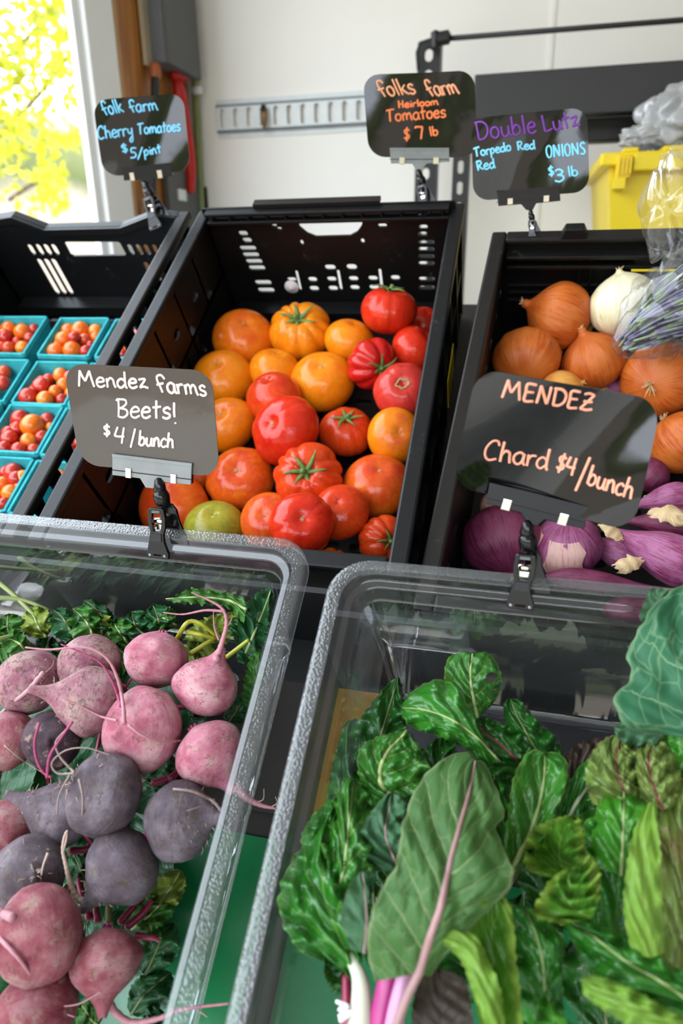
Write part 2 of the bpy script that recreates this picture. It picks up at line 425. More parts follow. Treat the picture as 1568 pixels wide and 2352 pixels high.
MB().tube([(0, -.002, .03), (0, -.006, .016)], .008, 8).build('knob', M['black_gloss'], hk, smooth=True)

# steel rack
RY = 1.80
def upright(px0, px1, ytop, y, label, zb=0.0):
    c0 = on_y(px0, ytop, y); c1 = on_y(px1, ytop, y); wd = c1[0] - c0[0]; top = c0[2]
    t = thing('rack_upright', label, 'rack post', loc((c0[0], y, zb)), 'black posts of the steel rack')
    hs = [slot(wd * .5, top - zb - .03 - .045 * k, wd * .35, .028, 4) for k in range(int((top - zb - .05) / .045))][:22]
    MB().prism([(0, 0), (wd, 0), (wd, top - zb), (0, top - zb)], (0, 0, 0), (1, 0, 0), (0, 0, 1), (0, -1, 0), .003, hs).build('front_web', M['rack_black'], t)
    MB().box(0, .003, 0, .05, 0, top - zb).build('side_flange', M['rack_black'], t)
    MB().box(wd - .003, wd, 0, .05, 0, top - zb).build('side_flange', M['rack_black'], t)
    return t
upright(960, 1012, 98, 2.02, 'black slotted rack post that carries the top rod')
upright(1047, 1085, 200, RY + .01, 'black slotted rack post behind the two red and onion price signs')
p0 = on_y(1010, 90, 1.99); p1 = on_y(1568, 46, 1.99); p1 = p0 + (p1 - p0) * 2.2
rod = thing('top_rod', 'thin black rod running across the cream wall', 'rod', loc(p0))
MB().tube([(0, 0, 0), p1 - p0], .006, 10).build('bar', M['rack_black'], rod, smooth=True)
MB().tube([(-.01, 0, 0), (.022, 0, .003)], .016, 12).build('end_clamp', M['rack_black'], rod)
MB().tube([on_y(x, y, 1.985) - p0 for x, y in ((1012, 88), (990, 90), (965, 98), (957, 120), (960, 160))], .0035, 8).build('cord', M['cable'], rod, smooth=True)
MB().tube([on_y(x, y, 1.985) - p0 for x, y in ((1000, 74), (1000, 110))], .012, 8).build('knob', M['rack_black'], rod)
def beam(name, label, pts, y, dy, mat):
    q = [on_y(x, yy, y) for x, yy in pts]; x0 = q[0][0]; x1 = 2.2
    z1 = q[0][2]; z0 = q[1][2]
    t = thing(name, label, 'beam', loc((x0, y, z0)))
    bevel(MB().box(0, x1 - x0, 0, dy, 0, z1 - z0).build('channel', mat, t), .003)
    return t
beam('rack_beam', 'wide charcoal steel beam across the rack', ((1090, 171), (1090, 277)), RY, .05, M['rack'])
beam('rack_beam', 'black steel beam below and behind the charcoal one', ((1090, 285), (1090, 338)), RY + .09, .05, M['rack_black'])

# yellow tote with a bag on it, on a bench behind the crates
YY = 1.64
q0 = on_y(1395, 380, YY); q1 = on_y(1399, 535, YY); rt = on_y(1381, 351, YY - .02); rb = on_y(1381, 381, YY - .02)
tw = .46; zt = rt[2]; zb = 1.22
tote = thing('yellow_tote', 'bright yellow plastic tote behind the onion crate', 'tote', loc((q0[0], YY, zb)))
sh = (q1[0] - q0[0]) / (q0[2] - q1[2]) * (zt - zb)
hgt = zt - zb
MB().hexa([(sh, .02, 0), (tw - sh, .02, 0), (sh, .4 - .02, 0), (tw - sh, .38, 0), (0, 0, hgt), (tw, 0, hgt), (0, .4, hgt), (tw, .4, hgt)]).build('body', M['yellow'], tote)
bevel(MB().box(rt[0] - q0[0], tw + .013, -.02, .42, rb[2] - zb, hgt).build('rim', M['yellow'], tote), .004)
lx0 = on_y(1416, 380, YY - .03)[0] - q0[0]; lx1 = on_y(1452, 380, YY - .03)[0] - q0[0]; lz = on_y(1430, 425, YY - .03)[2] - zb
lt = bevel(MB().box(lx0, lx1, -.03, -.0, lz + .012, hgt - .006).build('latch', M['yellow_d'], tote), .004)
for k in range(4):
    xx = lx0 + (lx1 - lx0) * (k + .5) / 4; MB().box(xx - .0016, xx + .0016, -.0345, -.03, lz + .02, hgt - .012).build('rib', M['yellow'], lt)
MB().box(lx0 - .002, lx0 + .02, -.03, -.002, lz - .006, lz + .014).build('hinge_boss', M['yellow'], tote)
bevel(MB().box(lx1 + .002, tw, -.027, -.02, rb[2] - zb - .012, rb[2] - zb + .02).build('rim_step', M['yellow'], tote), .004)
for x0, x1 in ((.025, .055), (.1, .16), (.2, .34)): bevel(MB().box(x0, x1, -.012, .05, hgt - .001, hgt + .009).build('lid_tab', M['yellow'], tote), .003)
bench = thing('bench', 'dark timber bench under the yellow tote', 'bench', loc((q0[0] - .1, YY - .02, 0)))
MB().box(0, 1.0, 0, .5, zb - .04, zb).build('bench_top', M['frame_wood'], bench)
for xx in (.02, .92):
    for yy in (.02, .42): MB().box(xx, xx + .06, yy, yy + .06, 0, zb - .04).build('leg', M['frame_wood'], bench)

def crumple(name, mat, parent, matrix, rad, seed, amp=.25, n=48, freq=3.0, squash=(1, 1, 1), fold=.12):
    r = np.random.default_rng(seed); vs = []; fs = []
    dirs = r.normal(size=(26, 3)); dirs /= np.linalg.norm(dirs, axis=1)[:, None]; ph = r.uniform(0, 6.3, 26); fr = r.uniform(freq * .5, freq * 1.2, 26)
    for i in range(n + 1):
        th = math.pi * i / n
        for j in range(2 * n):
            p = 2 * math.pi * j / (2 * n); d = np.array([math.sin(th) * math.cos(p), math.sin(th) * math.sin(p), math.cos(th)])
            q = np.abs(np.sin((dirs @ d) * fr * 2 + ph)); k = 1 + amp * (q[:5].mean() - .5) + fold * (np.min(q[13:18]) - .2)
            vs.append(d * k * rad * np.array(squash))
    m = 2 * n
    fs = [(i * m + j, i * m + (j + 1) % m, (i + 1) * m + (j + 1) % m, (i + 1) * m + j) for i in range(n) for j in range(m)]
    o = obj(name, mesh(name, vs, fs, False), mat, parent, matrix)
    return sharp(smooth_on(o), 60)
def smooth_on(o): o.data.polygons.foreach_set('use_smooth', [True] * len(o.data.polygons)); return o
M['bag_white'] = clear_mat('crumpled milky film', frost=.55, tint=(.92, .91, .9), rough=.25, gloss=.8)
M['bag_clear'] = clear_mat('crumpled clear film', frost=.03, tint=(.98, .98, .98), rough=.12, gloss=1.0, cap=.16)
bp = on_y(1560, 300, YY + .12)
pb = thing('plastic_bag', 'crumpled milky plastic bag lying on the yellow tote', 'bag', loc((bp[0], YY + .12, zt + .012)))
crumple('film', M['bag_white'], pb, loc((.02, 0, .060)), .088, 3, amp=.35, squash=(1.1, .8, .72), freq=2.6, fold=.3)
crumple('twisted_end', M['bag_white'], pb, loc((-.072, -.03, .027)), .036, 5, amp=.4, squash=(1.3, .8, .62), freq=2.6, fold=.3)

# tree outside the opening
tr0 = np.array([-6.2, 5.2, 0])
tree = thing('tree', 'yellow green leafy tree in bright light outside the opening', 'tree', loc(tr0))
def leaf_cloud(name, spots, mat, parent, o0, seed, size):
    r = np.random.default_rng(seed); m = MB()
    for (cx, cy, rr, dep, num) in spots:
        for k in range(num):
            a, q = r.uniform(0, 6.28), rr * math.sqrt(r.uniform()); p = at_depth(cx + q * math.cos(a) * 1.0, cy + q * math.sin(a) * 1.3, dep + r.normal() * .35) - o0
            s = size * r.uniform(.6, 1.4); u = r.normal(size=3); u /= np.linalg.norm(u); v = np.cross(u, r.normal(size=3)); v /= np.linalg.norm(v); n = np.cross(u, v)
            m.add([p - u * s, p - v * s * .45 + n * s * .1, p + u * s, p + v * s * .45 + n * s * .1], [(0, 1, 2), (0, 2, 3)])
    return m.build(name, mat, parent)
def foliage_mat():
    t = NT('sunlit foliage'); n = t.noise(t.obj(), 1.3, 3)
    col = t.ramp(n, [(.3, lin('8a8f1e')), (.5, lin('b3b52a')), (.7, lin('ddc92f'))])
    b = t.bsdf(col, .5); tl = t.n('ShaderNodeBsdfTranslucent'); t.l(col, tl.inputs[0])
    m = t.n('ShaderNodeMixShader'); m.inputs[0].default_value = .5; t.l(b.outputs[0], m.inputs[1]); t.l(tl.outputs[0], m.inputs[2])
    return t.done(m.outputs[0])
M['foliage'] = foliage_mat()
spots = [(30, 20, 110, 6.6, 330), (130, 10, 60, 6.4, 120), (95, 110, 70, 6.6, 190), (40, 200, 80, 6.5, 260), (150, 130, 40, 6.4, 90), (20, 330, 50, 6.4, 100), (120, 300, 60, 6.6, 120), (110, 400, 40, 6.4, 80), (125, 450, 35, 6.2, 70), (-120, 100, 180, 6.8, 420), (-140, 330, 160, 6.8, 320), (60, -120, 170, 6.8, 330), (170, 220, 26, 6.3, 40), (178, 320, 22, 6.3, 36), (40, 460, 60, 6.5, 40)]
leaf_cloud('foliage', spots, M['foliage'], tree, tr0, 11, .055)
bark = simple('grey bark', '5a4a3a', .8, .3, 12)
tk = MB().tube([(0, 0, 0), (.05, .05, 1.2), (0, 0, 2.2), (.2, -.1, 3.2), (.1, 0, 4.4)], [.16, .13, .1, .07, .03], 10).build('trunk', bark, tree, smooth=True)
for pts in (((-80, 380), (60, 250), (150, 140), (180, 60)), ((-60, 200), (60, 90), (120, 20)), ((20, 460), (90, 420), (140, 470))):
    MB().tube(spline([at_depth(x, y, 6.6) - tr0 for x, y in pts], 12), .02, 6).build('branch', bark, tree, smooth=True)

M['brown_liner'] = simple('dusty brown liner', '2e2925', .6, .15, 30)
# ================================================================ DISPLAY STAND
st = thing('display_stand', 'sloping stand that carries the crates and clear bins', 'stand', FM.mat())
MB().box(-.5, 1.0, -.02, .66, -.225, -.203).build('crate_shelf', M['frame_wood'], st)
FBm = FM.mat().inverted() @ FB.mat()
def inB(b, name, mat): return MB().box(*b).build(name, mat, st, FBm)
inB((-.70, .62, -.54, -.035, -.235, -.214), 'bin_shelf', M['frame_wood'])
inB((-.70, -.02, -.036, .030, -.225, -.214), 'back_strip', M['black_board'])
inB((-.02, .62, -.036, -.019, -.225, -.214), 'back_strip', M['black_board'])
inB((-.70, .62, -.54, -.19, -.2139, -.2105), 'green_board', M['green'])
inB((-.040, .032, -.168, -.036, -.2139, -.2103), 'amber_board', M['orange_board'])
inB((.034, .62, -.168, -.036, -.2139, -.2104), 'grey_liner', M['grey_liner'])
inB((-.70, -.042, -.168, -.036, -.2139, -.2104), 'brown_liner', M['brown_liner'])
inB((-.0285, -.0215, -.54, -.03, -.2103, -.135), 'divider_strip', M['black_board'])
inB((-.015, .62, -.026, -.020, -.235, -.06), 'riser', M['black_board'])
MB().box(-.54, .006, -.024, -.018, -.20, -.06).build('riser', M['black_board'], st, FM.mat().inverted() @ FA.mat())
inv = FM.mat().inverted()
for X in (-.95, .4):
    for (Y, Z) in ((.20, .95), (.62, 1.02), (1.12, 1.28)):
        m = MB().box(X - .02, X + .02, Y - .02, Y + .02, 0, Z); o = m.build('leg', M['frame_wood'], st); o.matrix_local = inv

# ================================================================ CRATES
def hole_px(F, fn, vals, ox, oy, sc):
    out = []
    for (cx, cy, wd, hg) in vals:
        c = fn(ox + cx * sc, oy + cy * sc); e = fn(ox + (cx + wd / 2) * sc, oy + cy * sc); v = fn(ox + cx * sc, oy + (cy + hg / 2) * sc)
        out.append((c, 2 * abs(e[0] - c[0]), 2 * abs(v[2] - c[2])))
    return out
def rimbars(W, V0, L, wd, th, prof=None):
    m = MB(); 
    m.box(0, wd, V0, L, -th, 0); m.box(W - wd, W, V0, L, -th, 0); m.box(wd, W - wd, L - wd, L, -th, 0); m.box(wd, W - wd, V0, V0 + wd, -th, 0)
    return m
def crate(label, F, W, V0, L, D, mat, rim_mat, back_holes, left_holes, right_holes, top_outline=None, back_rim=True, group='black produce crates'):
    t = thing('produce_crate', label, 'crate', F.mat(), group)
    wd, th = .020, .004
    base_h = [slot(.04 + (W - .08) * (i + .5) / 9, V0 + .03 + (L - V0 - .06) * (j + .5) / 13, .026, .012, 4) for i in range(9) for j in range(13)]
    MB().prism([(.014, V0 + .014), (W - .014, V0 + .014), (W - .014, L - .014), (.014, L - .014)], (0, 0, -D), (1, 0, 0), (0, 1, 0), (0, 0, 1), .005, base_h).build('base_panel', mat, t)
    vb = L - wd + .004
    ol = top_outline or [(.012, -D), (W - .012, -D), (W - .012, -.002), (.012, -.002)]
    MB().prism(ol, (0, vb, 0), (1, 0, 0), (0, 0, 1), (0, 1, 0), th, back_holes).build('end_panel', mat, t)
    MB().prism([(.012, -D), (W - .012, -D), (W - .012, -.002), (.012, -.002)], (0, V0 + wd - .004, 0), (1, 0, 0), (0, 0, 1), (0, -1, 0), th, [slot(W / 2, -.045, .11, .03)]).build('end_panel', mat, t)
    for u, hs, n in ((wd - .004, left_holes, -1), (W - wd + .004, right_holes, 1)):
        MB().prism([(V0 + .012, -D), (L - .012, -D), (L - .012, -.002), (V0 + .012, -.002)], (u, 0, 0), (0, 1, 0), (0, 0, 1), (n, 0, 0), th, hs).build('side_panel', mat, t)
    rm = MB(); rm.box(0, wd, V0, L, -.013, 0); rm.box(W - wd, W, V0, L, -.013, 0); rm.box(wd, W - wd, V0, V0 + wd, -.013, 0)
    if back_rim: rm.box(wd, W - wd, L - wd, L, -.009, 0)
    r = rm.build('rim', rim_mat, t); bevel(r, .003)
    for u, s in ((0, 1), (W, -1)):                # outer stiffening ribs under the rim
        ribs = MB()
        for k in range(8):
            v = V0 + .02 + (L - V0 - .04) * k / 7; a, b = sorted((u + s * .002, u + s * .016)); ribs.box(a, b, v - .003, v + .003, -D + .01, -.013)
        a, b = sorted((u + s * .004, u + s * .016)); ribs.box(a, b, V0 + .01, L - .01, -D * .55, -D * .55 + .006); ribs.box(a, b, V0 + .01, L - .01, -D, -D + .008)
        ribs.build('rib_frame', mat, t)
    return t
# --- middle crate
W0, L0 = .424, .636
VB = L0 - .016
fb = lambda x, y: FM.at_v(x, y, VB)
sc = 680 / 1568
H1 = [(272, 222, 50, 26), (293, 258, 50, 26), (297, 300, 88, 24), (313, 335, 88, 24), (330, 370, 88, 24), (345, 404, 88, 24), (378, 482, 88, 24), (394, 522, 88, 24),
      (1225, 188, 50, 24), (1222, 225, 50, 24), (1242, 268, 88, 22), (1242, 305, 88, 22), (1243, 343, 86, 22), (1243, 380, 86, 22), (1245, 463, 86, 22), (1245, 508, 84, 22),
      (640, 466, 48, 26), (648, 514, 50, 26), (733, 402, 58, 28), (847, 400, 56, 30), (741, 464, 50, 26), (857, 462, 50, 26), (749, 513, 50, 26), (864, 509, 50, 26), (960, 460, 50, 26), (1078, 457, 50, 26), (966, 508, 52, 26),
      (565, 472, 15, 104), (783, 470, 16, 106), (1001, 465, 16, 108), (583, 270, 18, 26), (905, 262, 20, 26), (530, 466, 48, 22),
      (436, 178, 28, 18), (464, 196, 26, 14), (968, 153, 24, 16), (1030, 155, 28, 22), (1010, 180, 48, 20)]
bh = [slot(c[0], c[2], a, b, 4) for c, a, b in hole_px(FM, fb, H1, 440, 440, sc)]
hp = [fb(x, y) for x, y in ((683, 511), (686, 506), (829, 503), (832, 508), (830, 519), (820, 533), (803, 542), (725, 544), (705, 536), (688, 522))]
bh.append([(p[0], p[2]) for p in hp])
lh = [slot(.05 + .045 * k, -.062 - .03 * (k % 2), .022, .014, 4) for k in range(12)] + [slot(.05 + .06 * k, -.13, .012, .04, 4) for k in range(9)]
rh = [slot(.05 + .06 * k, -.12, .03, .02, 4) for k in range(9)]
cM = crate('black crate of heirloom tomatoes between the cherry tomato and onion crates', FM, W0, 0, L0, .195, M['crate'], M['crate_grey'], bh, lh, rh, top_outline=[(.012, -.195), (W0 - .012, -.195), (W0 - .012, .011), (.012, .011)])
rg = MB()
for z in (.010, -.004): rg.box(.02, W0 - .02, L0 - .03, L0 - .014, z - .006, z)
for k in range(13): u = .03 + (W0 - .06) * k / 12; rg.box(u - .002, u + .002, L0 - .027, L0 - .014, -.009, .008)
bevel(rg.build('ridge', M['crate_grey'], cM), .0015)
MB().box(.10, .30, L0 - .018, L0 - .004, .011, .017).build('top_lip', M['crate_brown'], cM)
MB().box(.03, W0 - .03, L0 - .05, L0 - .018, -.185, -.165).build('foot_ledge', M['crate_grey'], cM)
c = fb(670, 658); d = fb(686, 658)
stk = MB().tube([(c[0], VB - .0005, c[2]), (c[0], VB - .0015, c[2])], abs(d[0] - c[0]), 20).build('fruit_sticker', simple('white sticker', 'e9dfe0', .5), cM)
MB().box(c[0] - .002, c[0] + .003, VB - .0028, VB - .0022, c[2] - .004, c[2] + .003).build('sticker_print', simple('pink print', 'd06a78', .5), stk)
q = [FM.at_u(x, y, W0 + .001) for x, y in ((1036, 700), (1028, 860))]
MB().box(W0 + .0012, W0 + .0022, q[1][1] - .01, q[0][1] + .01, -.14, -.09).build('yellow_label', M['yellow'], cM)

# --- left crate, its back end dips in the middle
fl = lambda x, y: FL.at_v(x, y, VB)
ox, oy, s8 = 0, 440, 460 / 1568
LH = [(245, 455, 40, 80), (310, 455, 40, 84), (370, 455, 42, 84), (430, 455, 42, 84), (1022, 455, 40, 80), (1090, 455, 40, 80), (1150, 455, 40, 80), (1215, 455, 36, 80), (1278, 455, 40, 80),
      (378, 668, 42, 268), (432, 668, 42, 268), (486, 668, 42, 268), (1172, 640, 38, 170), (1222, 625, 38, 140), (1276, 610, 38, 120)]
bh = [slot(c[0], c[2], a, b, 4) for c, a, b in hole_px(FL, fl, LH, ox, oy, s8)]
hp = [fl(x * s8, 440 + y * s8) for x, y in ((500, 402), (520, 394), (925, 394), (940, 405), (985, 488), (975, 500), (575, 506), (548, 495))]
bh.append([(p[0], p[2]) for p in hp])
pr = [(p[0], p[2]) for p in (fl(x * s8, 440 + y * s8) for x, y in ((90, 192), (350, 292), (940, 277), (1185, 182)))]
cL = crate('black crate with a dipped back holding pint boxes of cherry tomatoes', FL, W0, 0, L0, .185, M['crate_grey'], M['crate_brown'], bh,
           [], [slot(.04 + .042 * k, -.048, .024, .056, 4) for k in range(14)],
           top_outline=[(.012, -.185), (W0 - .012, -.185), (W0 - .012, 0), (pr[3][0], pr[3][1]), (pr[2][0], pr[2][1]), (pr[1][0], pr[1][1]), (pr[0][0], pr[0][1]), (.012, 0)], back_rim=False)
rp = [(.02, 0), pr[0], pr[1], pr[2], pr[3], (W0 - .02, 0)]
rm = MB()
for (a, b) in zip(rp[:-1], rp[1:]):
    rm.hexa([(a[0], L0 - .02, a[1] - .012), (b[0], L0 - .02, b[1] - .012), (a[0], L0, a[1] - .012), (b[0], L0, b[1] - .012), (a[0], L0 - .02, a[1]), (b[0], L0 - .02, b[1]), (a[0], L0, a[1]), (b[0], L0, b[1])])
rm.build('rim', M['crate_grey'], cL)
MB().box(.03, W0 - .03, L0 - .05, L0 - .018, -.175, -.155).build('foot_ledge', M['crate_grey'], cL)

# --- right crate
fu = lambda x, y: FU.at_v(x, y, .604 - .016)
ha = fu(1449, 587); hb = fu(1449, 628)
hole = [(ha[0] + .008, ha[2]), (ha[0] + .16, ha[2]), (ha[0] + .17, hb[2]), (hb[0], hb[2]), (ha[0] + .0005, ha[2] - .008)]
cU = crate('black crate of onions in front of the yellow tote', FU, W0, .024, .604, .178, M['crate'], M['crate_brown'], [hole], [slot(.06 + .05 * k, -.07, .02, .012, 4) for k in range(11)], [])
UL = .604
rg = MB()
for z, d in ((-.018, .018), (-.036, .014), (-.075, .004), (-.088, .004), (-.102, .004)): rg.box(.022, W0 - .022, UL - .016 - d, UL - .014, z - .006, z)
for u in (.12, .135, .30): rg.box(u - .002, u + .002, UL - .021, UL - .014, -.165, -.03)
bevel(rg.build('ridge', M['crate'], cU), .0015)
b0 = fu(1292, 530)[0]; b1 = fu(1340, 530)[0]
bevel(MB().hexa([(b0 - .003, UL - .02, -.002), (b1 + .006, UL - .02, -.002), (b0 - .003, UL - .002, -.002), (b1 + .006, UL - .002, -.002), (b0 + .003, UL - .018, .013), (b1, UL - .018, .013), (b0 + .003, UL - .004, .013), (b1, UL - .004, .013)]).build('stacking_lug', M['crate'], cU), .002)

# ================================================================ CLEAR BINS
def clear_bin(label, F, x0, x1, y0, y1, D):
    t = thing('clear_bin', label, 'bin', F.mat(), 'clear plastic food bins')
    R = .034
    def lp(ins, h, r=None): return [(x, y, h) for x, y in rrect(x0 + ins, x1 - ins, y0 + ins, y1 - ins, max(.004, (R if r is None else r) - ins * .6), 10)]
    MB().loft([lp(.0015, -.014), lp(0, -.012), lp(0, -.003), lp(.0012, -.0008), lp(.004, 0), lp(.0125, 0)]).build('textured_rim', M['clear_rim'], t, smooth=True)
    MB().loft([lp(.0125, 0), lp(.014, -.0015), lp(.0148, -.006), lp(.0165, -.0075), lp(.0205, -.0078), lp(.022, -.009), lp(.0235, -.020), lp(.026, -.0225)]).build('step', M['clear_step'], t, smooth=True)
    wall = MB().loft([lp(.026, -.0225), lp(.031, -.045), lp(.037, -.10), lp(.041, -D + .018), lp(.046, -D + .005), lp(.058, -D)], cap1=True).build('body', M['clear'], t, smooth=True)
    sharp(wall, 50)
    def panel(s0, s1, side):       # pebbled inset panels of the wall
        m = MB(); g = []
        for k in range(13):
            f = k / 12; a = s0 + (s1 - s0) * f; row = []
            for h, ins in ((-.026, .0275), (-.045, .0316), (-.10, .0376), (-.14, .0402)):
                row.append((a, y1 - ins - .0008, h) if side == 'back' else ((x0 + ins + .0008, a, h) if side == 'left' else (x1 - ins - .0008, a, h)))
            g.append(row)
        m.loft(g, close=False).build('pebbled_panel', M['clear_peb'], t, smooth=True)
    return t, panel
tA, pA = clear_bin('clear plastic bin heaped with beets', FA, -.47, 0, -.50, 0, .163)
pA(-.30, -.075, 'back'); pA(-.46, -.09, 'right')
tB, pB = clear_bin('clear plastic bin full of chard', FB, 0, .47, -.50, 0, .2)
pB(.075, .285, 'back'); pB(-.46, -.09, 'left')
# stepped inner corner of each bin
for t, xs, s in ((tA, -.029, -1), (tB, .029, 1)):
    m = MB()
    for (d, h0, h1) in ((.0, -.024, -.05), (.006, -.05, -.055)):
        pass
    loops = []
    for h, o in ((-.026, .000), (-.048, .003), (-.050, .009), (-.054, .0105), (-.062, .0125), (-.064, .016)):
        L = []
        for k in range(15):
            f = k / 14
            if f < .4: p = (xs + s * (.062 * (1 - f / .4) + .02), -.030)
            elif f > .6: p = (xs, -.050 - .055 * (f - .6) / .4)
            else: a = (f - .4) / .2 * math.pi / 2; p = (xs + s * (.02 - .02 * math.sin(a)), -.030 - .02 * (1 - math.cos(a)))
            L.append((p[0] + s * o * (1 if f > .5 else .3), p[1] - o * (1 if f < .5 else .3), h))
        loops.append(L)
    m.loft(loops, close=False).build('corner_step', M['clear_step'], t, smooth=True)
